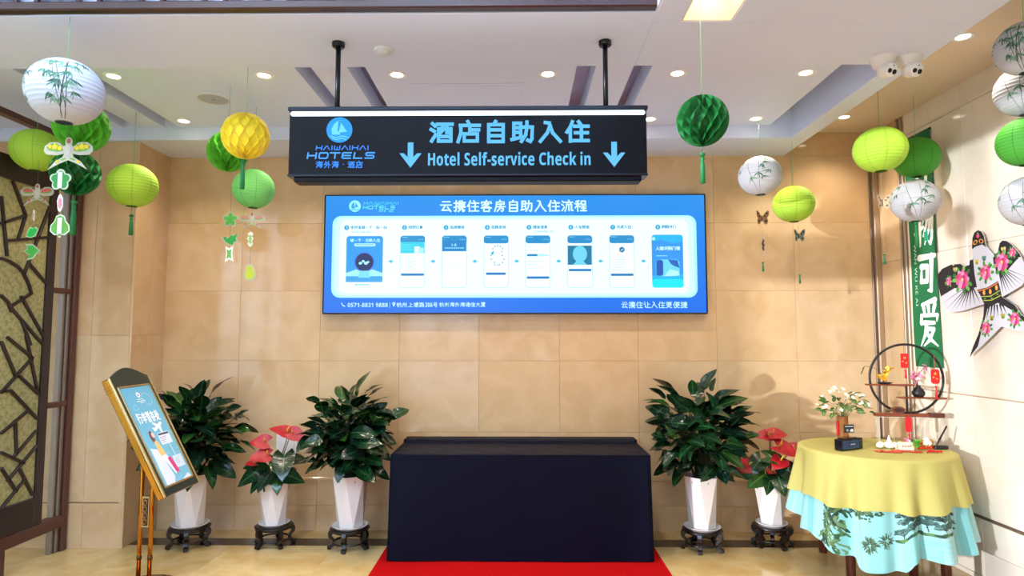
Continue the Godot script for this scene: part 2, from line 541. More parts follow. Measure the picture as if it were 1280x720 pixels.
func build_ceiling_fittings() -> void:
	var warm := Color(1.0, 0.93, 0.84)
	for z in [1.5, 0.66]:
		for x in [-2.55, -1.6, -0.766, 0.175, 0.978, 1.771]:
			downlight(Vector3(x, 3.22, z), "downlights in the coffer", "small round downlight in the coffer row close to the sign's soffit" if z > 1.0 else "small round downlight in the coffer row close to the back wall", 0.75, warm)
	for z in [1.75, 0.386]:
		downlight(Vector3(2.57, 3.325, z), "downlights along the stone side wall", "small round downlight in the beige ceiling strip near the dome cameras" if z > 1.0 else "small round downlight in the beige ceiling strip above the corner trim", 0.75, warm)
	var lamp := thing("recessed_lamp", "warm lamp inside the square beige ceiling recess", "lamp", Vector3(0.91, 3.3, 2.49))
	part("lamp", lathe(smooth(), [[0.0, -0.012], [0.04, -0.012], [0.045, 0.0]], 20), glow(Color(1, 0.85, 0.6), 2.0), lamp)
	var l := OmniLight3D.new()
	l.name = "recess_light"
	lamp.add_child(l)
	l.position = Vector3(0, -0.05, 0)
	l.light_energy = 0.05
	l.light_size = 0.03
	l.light_color = Color(1, 0.85, 0.62)
	l.omni_range = 10.0
	l.omni_attenuation = 2.0
	l.shadow_enabled = true
	# speaker, smoke detector, access panel, two dome cameras
	var sp := thing("ceiling_speaker", "round white perforated speaker grille in the coffer", "speaker", Vector3(-2.1, 3.22, 1.12))
	part("grille", lathe(smooth(), [[0.0, -0.009], [0.085, -0.009], [0.1, -0.006], [0.105, 0.0]], 32), mat(Color(0.72, 0.72, 0.75), 0.7), sp)
	part("rim", lathe(smooth(), [[0.098, 0.0], [0.1, -0.011], [0.11, -0.009], [0.113, 0.0]], 32), mat(Color(0.88, 0.88, 0.9), 0.5), sp)
	part("badge", block(-0.012, 0.012, -0.012, -0.008, -0.004, 0.004), mat(Color(0.5, 0.5, 0.5), 0.4), sp)
	var sd := thing("smoke_detector", "small round white smoke detector on the soffit near the sign", "smoke detector", Vector3(-0.73, 3.12, 2.07))
	part("base", lathe(smooth(), [[0.0, -0.012], [0.044, -0.012], [0.048, -0.008], [0.048, 0.0]], 28), mat(Color(0.9, 0.9, 0.9), 0.4), sd)
	part("sensor_dome", lathe(smooth(), [[0.0, -0.034], [0.02, -0.032], [0.034, -0.024], [0.037, -0.012]], 28), mat(Color(0.84, 0.84, 0.85), 0.4), sd)
	var ap := thing("access_panel", "large flat white access panel in the coffer behind the sign", "access panel", Vector3(-0.33, 3.22, 1.15))
	part("frame", block(-0.38, 0.38, -0.004, 0.0, -0.21, 0.21, 0.001), white_paint, ap)
	part("hatch", block(-0.345, 0.345, -0.007, -0.003, -0.175, 0.175, 0.001), white_paint, ap)
	for q in [[2.0, 0.25, "white dome security camera farther from the stone side wall"], [2.14, 0.15, "white dome security camera closer to the stone side wall"]]:
		var c := thing("security_camera", q[2], "camera", Vector3(q[0], 3.12, 1.93), q[1], "dome cameras on the soffit")
		c.scale = Vector3.ONE * 1.12
		var shell := mat(rgb(236, 230, 222), 0.3)
		part("mount", lathe(smooth(), [[0.0, -0.05], [0.04, -0.05], [0.046, -0.044], [0.058, -0.012], [0.062, 0.0]], 28), shell, c)
		var ball := part("ball", lathe(smooth(), [[0.0, -0.042], [0.026, -0.033], [0.04, -0.012], [0.042, 0.006], [0.036, 0.024], [0.02, 0.038], [0.0, 0.042]], 28), shell, c, Vector3(0, -0.062, 0.014))
		ball.rotation.x = deg_to_rad(62)
		var face := part("face", lathe(smooth(), [[0.0, -0.006], [0.029, -0.005], [0.034, 0.0]], 28), mat(rgb(246, 244, 240), 0.2), c, Vector3(0, -0.079, 0.048))
		face.rotation.x = deg_to_rad(-66)
		for e in [[-0.013, 0.004, 0.0115], [0.014, 0.008, 0.0125]]:
			part("lens", lathe(smooth(), [[0.0, -0.005], [e[2] * 0.8, -0.004], [e[2], 0.0]], 20), mat(rgb(14, 16, 22), 0.06), face, Vector3(e[0], -0.005, -e[1]))
		part("indicator", lathe(smooth(), [[0.0, -0.002], [0.003, -0.001], [0.0035, 0.0]], 10), mat(rgb(90, 90, 95), 0.2), face, Vector3(0.002, -0.0055, 0.02))

# ------------------------------------------------------------------ lettering and print

func prepare_glyphs() -> void:
	# strokes on a 32 x 32 grid, y down: numbers in pairs, strokes split by commas; a leading sign borrows a radical
	var radical := {
		"氵": "3 3 7 7,1 12 6 15,2 30 8 20", "亻": "9 1 6 9 1 17,6 10 6 31", "扌": "1 8 12 8,7 1 7 28 5 31 2 29,1 20 12 16",
		"木": "0 9 14 9,7 1 7 31,7 10 1 22,8 13 13 18", "讠": "4 2 8 6,1 12 8 12 8 27 12 23", "宀": "16 0 16 4,3 9 3 5 29 5 29 9",
		"土": "1 11 12 11,6 2 6 25,0 26 12 23", "辶": "4 3 8 7,1 13 7 13 7 24 1 29,7 24 14 29 32 30", "佥": "23 1 14 12,23 2 32 11,18 12 28 12,16 17 18 25,22 16 23 24,30 15 26 27,14 29 32 29",
		"刂": "23 4 23 22,30 1 30 29 26 30"}
	var raw := {
		"酒": "氵;10 4 32 4,12 11 30 11 30 30 12 30 12 11,18 4 18 13 14 18,24 4 24 17 29 17,12 23 30 23",
		"店": "15 0 17 4,4 6 32 6,5 6 5 18 1 31,18 9 18 19,18 13 31 13,10 19 29 19 29 30 10 30 10 19",
		"自": "16 0 13 5,6 5 27 5 27 31 6 31 6 5,6 13 27 13,6 22 27 22",
		"助": "3 3 13 3 13 25,3 3 3 26,3 10 13 10,3 17 13 17,0 28 16 24,17 9 30 9 29 27 27 31 23 29,22 1 22 10 20 21 14 31",
		"入": "9 2 15 3 16 7 12 18 2 31,16 7 20 18 31 31", "住": "亻;18 1 21 5,12 8 32 8,13 18 31 18,11 30 32 30,22 8 22 30",
		"海": "氵;14 1 10 9,13 4 32 4,15 9 29 9 27 25 26 30 22 29,15 9 13 24 30 24,9 17 32 17,20 11 22 14,20 19 22 22",
		"外": "9 1 6 10 1 17,7 7 16 7 14 18 8 26 2 31,6 13 12 19,22 1 22 31,22 13 31 19",
		"云": "6 4 27 4,1 13 31 13,14 13 10 21 5 28 27 27,20 19 29 31",
		"携": "扌;17 1 12 10,15 6 15 19,22 1 24 4,15 6 32 6,15 10 30 10,15 15 30 15,13 19 32 19,22 6 22 19,14 23 25 23 23 27 30 27 28 31 25 31,18 23 17 28 13 31",
		"客": "宀;13 7 9 12 4 15,11 10 23 10 16 16 2 22,11 12 18 17 30 22,9 21 24 21 24 31 9 31 9 21",
		"房": "16 0 18 3,7 5 28 5 28 11 7 11,7 5 6 18 2 31,17 13 19 16,9 18 31 18,16 18 15 24 9 31,15 23 26 23 25 28 23 31 20 30",
		"流": "氵;20 0 22 4,10 6 31 6,19 6 14 13 28 12,25 9 29 14,14 17 13 25 10 31,21 16 21 30,28 16 28 29 32 29",
		"程": "12 2 3 4,0 10 15 10,8 3 8 31,8 12 1 22,9 14 14 19,18 3 29 3 29 12 18 12 18 3,17 17 31 17,18 23 30 23,16 30 32 30,24 17 24 30",
		"让": "讠;20 3 20 29,20 13 30 13,12 29 32 29", "更": "2 4 30 4,6 9 26 9 26 20 6 20 6 9,6 14 26 14,16 4 16 19 11 27 2 31,7 20 15 26 30 31",
		"便": "亻;11 4 31 4,13 9 29 9 29 19 13 19 13 9,13 14 29 14,21 4 21 19 17 27 10 31,13 21 20 27 31 31",
		"捷": "扌;14 5 31 5,16 10 29 10 29 18 15 18,13 14 32 14,22 1 22 29,22 23 29 23,16 20 16 24 12 31,15 25 21 29 32 30",
		"杭": "木;21 1 23 5,14 8 31 8,18 14 17 23 13 31,18 14 27 14 27 28 28 30 31 29 31 25",
		"州": "7 2 7 15 2 30,16 3 16 29,27 1 27 31,3 11 1 17,11 11 13 16,21 11 23 16", "上": "15 2 15 29,15 13 28 13,2 29 30 29",
		"塘": "土;20 0 22 3,14 4 31 4,14 4 14 18 11 31,17 8 28 8 28 16 17 16,15 12 31 12,22 5 22 20,17 21 29 21 29 30 17 30 17 21",
		"路": "3 3 13 3 13 11 3 11 3 3,8 11 8 28,8 18 14 18,3 17 3 28,1 29 14 26,20 1 15 10,19 5 28 5 22 13 14 19,18 9 24 14 31 18,18 20 28 20 28 30 18 30 18 20",
		"号": "8 2 24 2 24 11 8 11 8 2,2 16 30 16,10 16 8 22 25 22 24 28 22 31 17 30",
		"通": "辶;14 2 28 2 21 6,13 9 30 9 30 25 27 24,13 9 13 26,13 14 30 14,13 19 30 19,21 9 21 26",
		"信": "亻;20 1 22 4,12 7 32 7,14 12 29 12,14 17 29 17,14 22 29 22 29 30 14 30 14 22", "大": "2 11 30 11,16 1 16 11 12 22 2 31,17 13 22 23 31 31",
		"厦": "3 2 31 2,5 2 5 18 1 31,9 6 30 6,12 10 27 10 27 19 12 19 12 10,12 13 27 13,12 16 27 16,16 20 9 26,14 22 26 22 19 28 8 31,14 24 20 28 31 31",
		"支": "2 7 30 7,16 1 16 14,5 14 25 14 17 24 3 31,9 16 18 25 30 31", "付": "亻;12 9 32 9,25 1 25 29 20 29,15 15 19 21",
		"宝": "宀;6 13 27 13,7 20 26 20,3 30 30 30,16 13 16 30,21 23 24 27",
		"碰": "0 4 12 4,6 4 1 18,4 15 11 15 11 26 4 26 4 15,18 1 20 5,27 1 25 5,13 6 32 6,20 6 20 28,25 6 25 28,15 13 17 20,30 13 28 20,12 29 32 29",
		"一": "2 16 30 16", "下": "2 4 30 4,15 4 15 31,16 12 24 18", "扫": "扌;15 6 29 6 29 28,15 17 29 17,14 28 29 28",
		"找": "扌;13 11 32 9,20 1 22 16 27 28 31 30 32 26,29 14 24 22 14 29,26 2 30 6", "到": "刂;1 3 19 3,9 3 4 11 17 10,14 7 18 12,2 18 18 18,10 12 10 28,1 29 19 26",
		"订": "讠;13 5 32 5,23 5 23 30 18 29", "单": "9 1 12 5,23 1 20 5,6 7 26 7 26 19 6 19 6 7,6 13 26 13,1 24 31 24,16 7 16 31",
		"选": "辶;14 2 12 8,12 6 29 6,21 1 21 14,11 14 31 14,17 14 16 20 12 25,24 14 24 23 30 23 30 20", "择": "扌;14 3 29 3 22 10 13 14,17 5 23 11 32 14,15 18 30 18,13 24 32 24,22 14 22 31",
		"楼": "木;17 2 19 6,29 2 27 6,15 9 32 9,23 1 23 16,22 10 15 16,24 10 31 16,14 20 32 20,21 17 17 25 28 31,28 20 24 27 14 31",
		"层": "5 3 28 3 28 10 5 10,5 3 5 18 1 31,11 15 27 15,8 21 31 21,18 21 12 29 28 28,23 24 29 30", "间": "4 1 7 5,4 7 4 31,10 3 29 3 29 29 25 29,10 10 22 10 22 25 10 25 10 10,10 17 22 17",
		"填": "土;13 4 32 4,22 0 22 8,16 8 28 8 28 24 16 24 16 8,16 13 28 13,16 18 28 18,12 25 32 25,18 27 13 31,26 27 31 31",
		"写": "3 8 3 3 29 3 29 8,11 7 9 19 26 19 25 27 22 31 18 30,10 13 25 13,2 24 21 24", "息": "16 0 13 3,7 3 25 3 25 18 7 18 7 3,7 8 25 8,7 13 25 13,5 22 2 29,10 21 11 28 22 29 23 26,15 20 18 24,26 21 30 27",
		"人": "16 2 15 12 10 22 2 31,16 12 21 23 30 31", "证": "讠;13 4 32 4,22 4 22 29,22 16 30 16,15 13 15 29,12 29 32 29",
		"核": "木;22 1 24 4,14 6 32 6,22 6 16 13 25 13,28 10 21 20 13 26,30 17 23 25 14 31,24 24 31 31", "验": "佥;1 3 12 3 11 16,3 8 2 16 14 16 13 27 10 30,0 22 10 21",
		"完": "宀;8 12 24 12,3 18 29 18,12 18 11 25 4 31,20 18 20 29 28 29 28 25", "成": "5 7 31 7,5 7 5 18 1 30,5 14 13 14 12 24 8 24,17 1 19 16 25 28 30 30 31 25,27 13 21 24 12 31,23 1 27 5",
		"刷": "刂;3 3 18 3 18 9 3 9,3 3 3 18 0 30,10 9 10 31,5 14 5 26,5 14 16 14 16 24", "脸": "佥;2 2 2 18 0 31,2 2 11 2 11 29 8 30,2 11 11 11,2 19 11 19",
		"开": "4 4 28 4,1 15 31 15,10 4 10 17 4 31,22 4 22 31", "门": "5 1 8 6,4 8 4 31,11 4 28 4 28 30 23 29", "识": "讠;15 3 29 3 29 16 15 16 15 3,18 20 13 30,26 20 31 30",
		"别": "刂;3 2 15 2 15 11 3 11 3 2,1 17 17 17 16 29 12 29,8 11 8 18 2 31", "锁": "6 1 1 10,4 6 12 6,3 12 12 12,1 18 12 18,7 12 7 29 13 25,23 1 23 8,16 2 18 6,30 2 28 6,17 10 30 10 30 24,17 10 17 24,23 13 22 23 14 31,25 25 31 31",
		"行": "8 1 1 8,9 8 1 18,6 13 6 31,14 4 30 4,12 13 32 13,25 13 25 29 20 29", "李": "3 6 29 6,16 1 16 15,14 7 3 15,18 7 29 15,8 17 24 17 17 21 17 29 13 31,2 23 30 23",
		"暂": "1 4 16 4,8 1 4 9 15 9,1 14 17 12,10 7 10 17,29 1 20 4 20 10 17 17,20 8 32 8,27 8 27 17,8 19 25 19 25 31 8 31 8 19,8 25 25 25",
		"存": "2 6 30 6,14 1 9 13 1 21,7 14 7 31,14 12 27 12 20 17 20 29 16 31,11 20 31 20", "处": "9 1 6 12 1 20,8 7 16 7 13 18 7 26 0 31,6 13 11 23 18 29 32 30,23 1 23 25,24 10 30 16",
		"万": "2 4 30 4,12 4 11 16 3 31,12 13 26 13 24 27 22 31 17 29", "物": "4 5 2 12,3 10 15 10,8 1 8 31,0 22 14 18,20 1 17 10 13 16,18 7 31 7 30 27 28 31 24 29,23 7 20 17 14 25,28 8 25 20 17 31",
		"可": "1 4 31 4,25 4 25 29 19 29,6 11 17 11 17 22 6 22 6 11", "爱": "27 1 4 4,7 6 9 10,15 5 16 9,26 4 23 10,3 16 3 11 30 11 29 15,8 16 25 16,12 16 9 24 2 31,11 20 24 20 17 27 7 31,11 22 19 27 30 31",
		"·": "15 15 17 17",
		# the wide letters of the hotel's wordmark
		"H": "3 0 0 32,32 0 29 32,2 16 30 16", "A": "0 32 15 1 19 1 32 32", "I": "17 0 15 32", "W": "3 0 0 26 3 32 14 32 17 8 14 32 25 32 29 28 32 0",
		"O": "6 0 27 0 32 5 30 27 25 32 4 32 0 27 2 5 6 0", "T": "0 0 32 0,17 0 15 32", "E": "32 0 6 0 2 5 0 27 4 32 29 32,1 16 29 16", "L": "4 0 0 32 28 32", "S": "32 0 7 0 3 4 3 13 6 16 27 16 30 19 29 28 25 32 0 32"}
	for ch in raw:
		var strokes := []
		var body: String = raw[ch]
		if body.contains(";"):
			strokes.append_array(parse_strokes(radical[body.get_slice(";", 0)]))
			body = body.get_slice(";", 1)
		strokes.append_array(parse_strokes(body))
		glyphs[ch] = strokes

func parse_strokes(s: String) -> Array:
	var out := []
	for part_ in s.split(","):
		var n := part_.split_floats(" ", false)
		var line := []
		for i in range(0, n.size() - 1, 2):
			line.append(Vector2(n[i], n[i + 1]))
		out.append(line)
	return out

# --- drawing on an Image

func c_poly(im: Image, pts: Array, col: Color) -> void:
	var y0 := 1e9
	var y1 := -1e9
	for p in pts:
		y0 = minf(y0, p.y)
		y1 = maxf(y1, p.y)
	for y in range(maxi(0, int(floor(y0))), mini(im.get_height() - 1, int(ceil(y1))) + 1):
		var yc := y + 0.5
		var xs := []
		for i in pts.size():
			var a: Vector2 = pts[i]
			var b: Vector2 = pts[(i + 1) % pts.size()]
			if (a.y <= yc) != (b.y <= yc):
				xs.append(a.x + (yc - a.y) / (b.y - a.y) * (b.x - a.x))
		xs.sort()
		for i in range(0, xs.size() - 1, 2):
			var l := int(round(xs[i]))
			var r := int(round(xs[i + 1]))
			if r > l:
				im.fill_rect(Rect2i(l, y, r - l, 1), col)

func c_ellipse(im: Image, c: Vector2, rx: float, ry: float, col: Color, n := 28, turn := 0.0) -> void:
	var pts := []
	for k in n:
		pts.append(c + Vector2(rx * cos(TAU * k / n), ry * sin(TAU * k / n)).rotated(turn))
	c_poly(im, pts, col)

func c_line(im: Image, pts: Array, w: float, col: Color, round_ := true) -> void:
	for i in pts.size() - 1:
		var a: Vector2 = pts[i]
		var b: Vector2 = pts[i + 1]
		var d := (b - a).normalized() * w * 0.5
		var n := Vector2(-d.y, d.x)
		c_poly(im, [a + n, b + n, b - n, a - n], col)
	if round_ and w > 2.0:
		for p in pts:
			c_ellipse(im, p, w * 0.5, w * 0.5, col, 10)

func c_rrect(im: Image, x: float, y: float, w: float, h: float, r: float, col: Color) -> void:
	var pts := []
	for p in rounded(w, h, r):
		pts.append(Vector2(x + w / 2 + p[0], y + h / 2 + p[1]))
	c_poly(im, pts, col)

func c_glyph(im: Image, ch: String, xf: Transform2D, w: float, col: Color) -> void:
	for s in glyphs.get(ch, []):
		var pts := []
		for p in s:
			pts.append(xf * (p / 32.0))
		c_line(im, pts, w, col)

func c_text(im: Image, s: String, x: float, y: float, size: float, pitch: float, w: float, col: Color) -> void:
	for i in s.length():
		c_glyph(im, s[i], Transform2D(Vector2(size, 0), Vector2(0, size), Vector2(x + i * pitch, y)), w, col)

func c_latin(im: Image, s: String, at: Vector2, width: float, height: float, col: Color, bold := true, turn := 0.0) -> void:
	var tm := text_mesh(s, bold)
	var arr := tm.get_mesh_arrays()
	var bb := tm.get_aabb()
	var v: PackedVector3Array = arr[Mesh.ARRAY_VERTEX]
	var idx: PackedInt32Array = arr[Mesh.ARRAY_INDEX]
	for i in range(0, idx.size(), 3):
		var pts := []
		for j in 3:
			var p := v[idx[i + j]]
			pts.append(at + Vector2((p.x - bb.position.x) / bb.size.x * width, (1.0 - (p.y - bb.position.y) / bb.size.y) * height).rotated(turn))
		c_poly(im, pts, col)

func text_mesh(s: String, bold: bool, depth := 0.0) -> TextMesh:
	var tm := TextMesh.new()
	var f := SystemFont.new()
	f.font_names = PackedStringArray(["Droid Sans"])
	f.font_weight = 700 if bold else 400
	tm.font = f
	tm.font_size = 64
	tm.pixel_size = 1.0 / 64.0
	tm.depth = depth
	tm.text = s
	return tm

func c_gradient(im: Image, top: Color, bottom: Color) -> void:
	var h := im.get_height()
	for y in h:
		im.fill_rect(Rect2i(0, y, im.get_width(), 1), top.lerp(bottom, float(y) / h))

func picture(im: Image) -> ImageTexture:
	return ImageTexture.create_from_image(im)

func soften(im: Image, factor: int) -> Image:
	im.resize(im.get_width() / factor, im.get_height() / factor, Image.INTERPOLATE_LANCZOS)
	return im

# --- lettering as thin solid strokes

func stroke_mesh(st: SurfaceTool, ch: String, origin: Vector3, sx: float, sy: float, w: float, depth: float) -> void:
	for s in glyphs[ch]:
		for i in s.size() - 1:
			var a := Vector2(s[i].x / 32.0 * sx, -s[i].y / 32.0 * sy)
			var b := Vector2(s[i + 1].x / 32.0 * sx, -s[i + 1].y / 32.0 * sy)
			var d := (b - a).normalized() * w * 0.5
			var n := Vector2(-d.y, d.x)
			var e := d * 0.9
			prism(st, [[(a + n - e).x, (a + n - e).y], [(b + n + e).x, (b + n + e).y], [(b - n + e).x, (b - n + e).y], [(a - n - e).x, (a - n - e).y]], depth, Transform3D(Basis(), origin))

# ------------------------------------------------------------------ the covered table on its red carpet

func build_covered_table() -> void:
	var carpet := thing("red_carpet", "plain bright red carpet runner under the table", "carpet")
	var pile := StandardMaterial3D.new()
	pile.albedo_texture = noise_tex(5, 0.05, [rgb(150, 8, 12), rgb(174, 12, 14), rgb(184, 15, 16)], [0.0, 0.5, 1.0], 0.0, 512)
	pile.uv1_triplanar = true
	pile.uv1_scale = Vector3.ONE * 3.0
	pile.roughness = 0.95
	pile.metallic_specular = 0.15
	part("pile", block(-1.012, 1.012, 0.0, 0.006, 0.385, 4.6, 0.002), pile, carpet)
	var t := thing("covered_table", "long table under a navy blue cloth that hangs to the floor", "table", Vector3(0.0, 0.0, 0.0))
	var navy := StandardMaterial3D.new()
	navy.albedo_color = rgb(2, 7, 28)
	navy.roughness = 0.55
	navy.metallic_specular = 0.25
	# the cloth: rows from the hem up over the edge to the middle of the top
	var hx := 0.93
	var z0 := 0.03
	var z1 := 0.72
	var rim := []
	var add_side := func(a: Vector2, b: Vector2, n: int) -> void:
		for k in n:
			rim.append(a.lerp(b, float(k) / n))
	add_side.call(Vector2(-hx, z1), Vector2(hx, z1), 64)
	add_side.call(Vector2(hx, z1), Vector2(hx, z0), 20)
	add_side.call(Vector2(hx, z0), Vector2(-hx, z0), 32)
	add_side.call(Vector2(-hx, z0), Vector2(-hx, z1), 20)
	var m := rim.size()
	var c := Vector2(0, (z0 + z1) / 2)
	var rows := []
	for r in 9:
		rows.append([])
	for k in m:
		var p: Vector2 = rim[k]
		var a: Vector2 = rim[(k + m - 1) % m]
		var b: Vector2 = rim[(k + 1) % m]
		var nrm := Vector2((b - a).y, -(b - a).x).normalized() * -1.0
		if nrm.dot(p - c) < 0.0:
			nrm = -nrm
		var at_back: bool = p.y < z0 + 0.01
		for r in 9:
			var f := r / 8.0
			var y := 0.012 + (0.745 - 0.012) * f
			var w := (1.0 - f) * (0.016 + 0.003 * sin(k * 0.31) + 0.003 * sin(k * 0.17 + 1.0))
			if at_back:
				w = 0.0
			rows[r].append(Vector3(p.x + nrm.x * w, y, p.y + nrm.y * w))
	var st := smooth()
	for r in 8:
		for k in m:
			var k2 := (k + 1) % m
			var mid: Vector3 = rows[r][k] - Vector3(c.x, rows[r][k].y, c.y)
			quad(st, rows[r][k], rows[r][k2], rows[r + 1][k2], rows[r + 1][k], mid)
	part("cloth_skirt", st, navy, t)
	var top := func(u: float, v: float) -> Vector3:
		var x := -hx + 2.0 * hx * u
		var z := z1 - (z1 - z0) * v
		var y := 0.7475 + 0.0012 * sin(x * 9.0 + z * 14.0) + 0.001 * sin(x * 23.0 - z * 31.0)
		if z < 0.2:
			y += 0.022
		elif z < 0.212:
			y += 0.022 * (0.212 - z) / 0.012
		if u < 0.001 or u > 0.999 or v < 0.001 or v > 0.999:
			y = 0.7445 if z >= 0.2 else 0.768
		return Vector3(x, y, z)
	part("cloth_top", sheet(smooth(), 80, 56, top), navy, t)
	part("cloth_edge", block(-hx, hx, 0.742, 0.769, z0, 0.2, 0.003), navy, t)

# ------------------------------------------------------------------ the screen on the wall

func draw_logo(im: Image, c: Vector2, r: float, back: Color, front: Color) -> void:
	c_ellipse(im, c, r, r, back, 48)
	c_poly(im, [c + Vector2(-0.08, -0.72) * r, c + Vector2(-0.42, -0.45) * r, c + Vector2(-0.62, -0.05) * r, c + Vector2(-0.55, 0.4) * r, c + Vector2(0.1, 0.4) * r, c + Vector2(-0.14, 0.05) * r], front)
	c_poly(im, [c + Vector2(0.14, -0.55) * r, c + Vector2(0.35, -0.2) * r, c + Vector2(0.6, 0.15) * r, c + Vector2(-0.06, 0.22) * r], front)
	for k in 2:
		var pts := []
		for i in 13:
			var x := -0.75 + 1.5 * i / 12.0
			pts.append(c + Vector2(x * (0.95 - 0.2 * k), 0.56 + 0.17 * k + 0.06 * sin(x * 6.0)) * r)
		c_line(im, pts, r * 0.08, front)

func draw_wordmark(im: Image, x: float, y: float, w: float, h: float, sw: float, s: String, col: Color) -> void:
	var run := wordmark_run(s, w)
	for i in s.length():
		c_glyph(im, s[i], Transform2D(Vector2(run[i][1], 0), Vector2(0, h), Vector2(x + run[i][0], y)), sw, col)

func wordmark_run(s: String, width: float) -> Array:
	# start and width of each letter, the I being narrow
	var total := 0.0
	for ch in s:
		total += 0.5 if ch == "I" else 1.3
	var out := []
	var x := 0.0
	for ch in s:
		out.append([(x + 0.14) * width / total, (0.22 if ch == "I" else 1.02) * width / total])
		x += 0.5 if ch == "I" else 1.3
	return out

func build_wall_screen() -> void:
	var t := thing("wall_screen", "wide lit blue and white screen with check-in steps on the stone wall", "screen", Vector3(-0.047, 2.28, 0.004))
	var dark := mat(rgb(20, 22, 30), 0.35, 0.2)
	part("cabinet", block(-1.585, 1.585, -0.495, 0.495, 0.0, 0.05, 0.004), dark, t)
	for b in [[-1.6, 1.6, 0.493, 0.503], [-1.6, 1.6, -0.503, -0.493]]:
		part("bezel", block(b[0], b[1], b[2], b[3], 0.0, 0.062, 0.003), dark, t)
	for b in [[-1.602, -1.59], [1.59, 1.602]]:
		part("bezel", block(b[0], b[1], -0.493, 0.493, 0.0, 0.062, 0.003), dark, t)
	var im := Image.create(1920, 600, false, Image.FORMAT_RGB8)
	c_gradient(im, rgb(34, 142, 230), rgb(16, 108, 228))
	# photograph pixels of the panel to texture pixels
	var px := func(x: float, y: float) -> Vector2:
		return Vector2((x - 405.5) * 4.025, (y - 244.0) * 4.054)
	var q: Vector2
	var cyan := rgb(150, 250, 255)
	draw_logo(im, px.call(442.4, 257), 30, cyan, rgb(46, 150, 245))
	q = px.call(453, 251.5)
	draw_wordmark(im, q.x, q.y, 182, 14, 2.6, "HAIWAIHAI", rgb(90, 225, 250))
	q = px.call(452, 256.8)
	draw_wordmark(im, q.x, q.y, 168, 16, 3.4, "HOTELS", rgb(110, 240, 255))
	q = px.call(472.5, 262)
	c_text(im, "海外海·酒店", q.x, q.y, 11, 13, 1.6, rgb(100, 230, 250))
	q = px.call(550.5, 250)
	c_text(im, "云携住客房自助入住流程", q.x, q.y, 59, 68.3, 7.5, rgb(214, 255, 255))
	# the pale panel with eight steps
	q = px.call(414.5, 269.6)
	c_rrect(im, q.x, q.y, 1842, 420, 44, rgb(168, 248, 255))
	c_rrect(im, q.x + 14, q.y + 8, 1814, 404, 40, rgb(206, 252, 255))
	c_rrect(im, q.x + 40, q.y + 22, 1762, 376, 36, rgb(232, 255, 255))
	var teal := rgb(40, 150, 196)
	var steps := [[432.5, "支付宝碰一下·扫一扫", 455.5, 23], [505.6, "找到订单", 516.0, 0], [558, "选择楼层", 568.5, 0], [610, "选择房间", 621, 0], [662.5, "填写信息", 673, 0], [715, "人证核验", 726, 0], [767.6, "完成入住", 778, 0], [824, "刷脸开门", 835.5, 0]]
	for i in 8:
		var e: Array = steps[i]
		var c: Vector2 = px.call(e[0], 284.6)
		c_ellipse(im, c, 12.5, 12.5, rgb(34, 160, 214))
		c_latin(im, str(i + 1), c + Vector2(-3.5, -7), 7, 14, rgb(200, 250, 255))
		c_text(im, e[1], c.x + 20, c.y - 10, 17, 18.6, 2.4, teal)
		if i in [0, 4]:
			for k in 9:
				c_glyph(im, "最新打开手机扫码付"[k] if glyphs.has("最新打开手机扫码付"[k]) else "支付宝选择核验信息"[k], Transform2D(Vector2(9, 0), Vector2(0, 9), Vector2(c.x + 26 + k * 11.5, c.y + 17)), 1.3, rgb(110, 200, 224))
		if i < 7:
			var a: Vector2 = px.call([489, 542, 594.5, 647, 699.5, 752, 805.5][i], 327.5)
			c_poly(im, [a + Vector2(-13, 0), a + Vector2(0, -9), a + Vector2(13, 0), a + Vector2(0, 9)], rgb(60, 190, 225))
	# first picture: a poster with a round reader
	q = px.call(432.5, 295.2)
	c_rrect(im, q.x, q.y, 186, 236, 16, rgb(40, 152, 238))
	c_poly(im, [q + Vector2(0, 190), q + Vector2(50, 172), q + Vector2(136, 172), q + Vector2(186, 190), q + Vector2(186, 236), q + Vector2(0, 236)], rgb(160, 236, 250))
	c_rrect(im, q.x, q.y + 206, 186, 30, 6, rgb(60, 160, 226))
	c_text(im, "碰一下·自助入住", q.x + 20, q.y + 14, 17, 19, 2.4, rgb(190, 250, 255))
	c_rrect(im, q.x + 40, q.y + 38, 108, 15, 7, rgb(190, 248, 255))
	for k in 12:
		im.fill_rect(Rect2i(int(q.x) + 48 + k * 8, int(q.y) + 42, 5, 7), rgb(70, 160, 226))
	c_ellipse(im, q + Vector2(93, 134), 52, 52, rgb(70, 120, 250), 48)
	c_ellipse(im, q + Vector2(93, 134), 46, 46, rgb(14, 40, 96), 48)
	for e in [[-20, 6, 9], [-6, -4, 8], [8, 6, 10], [18, 0, 7]]:
		c_ellipse(im, q + Vector2(93 + e[0], 134 + e[1]), e[2], e[2] * 0.8, rgb(170, 240, 250))
	c_poly(im, [q + Vector2(70, 178), q + Vector2(116, 178), q + Vector2(124, 214), q + Vector2(62, 214)], rgb(120, 215, 240))
	for k in 8:
		im.fill_rect(Rect2i(int(q.x) + 48 + k * 9, int(q.y) + 246, 6, 8), rgb(120, 200, 224))
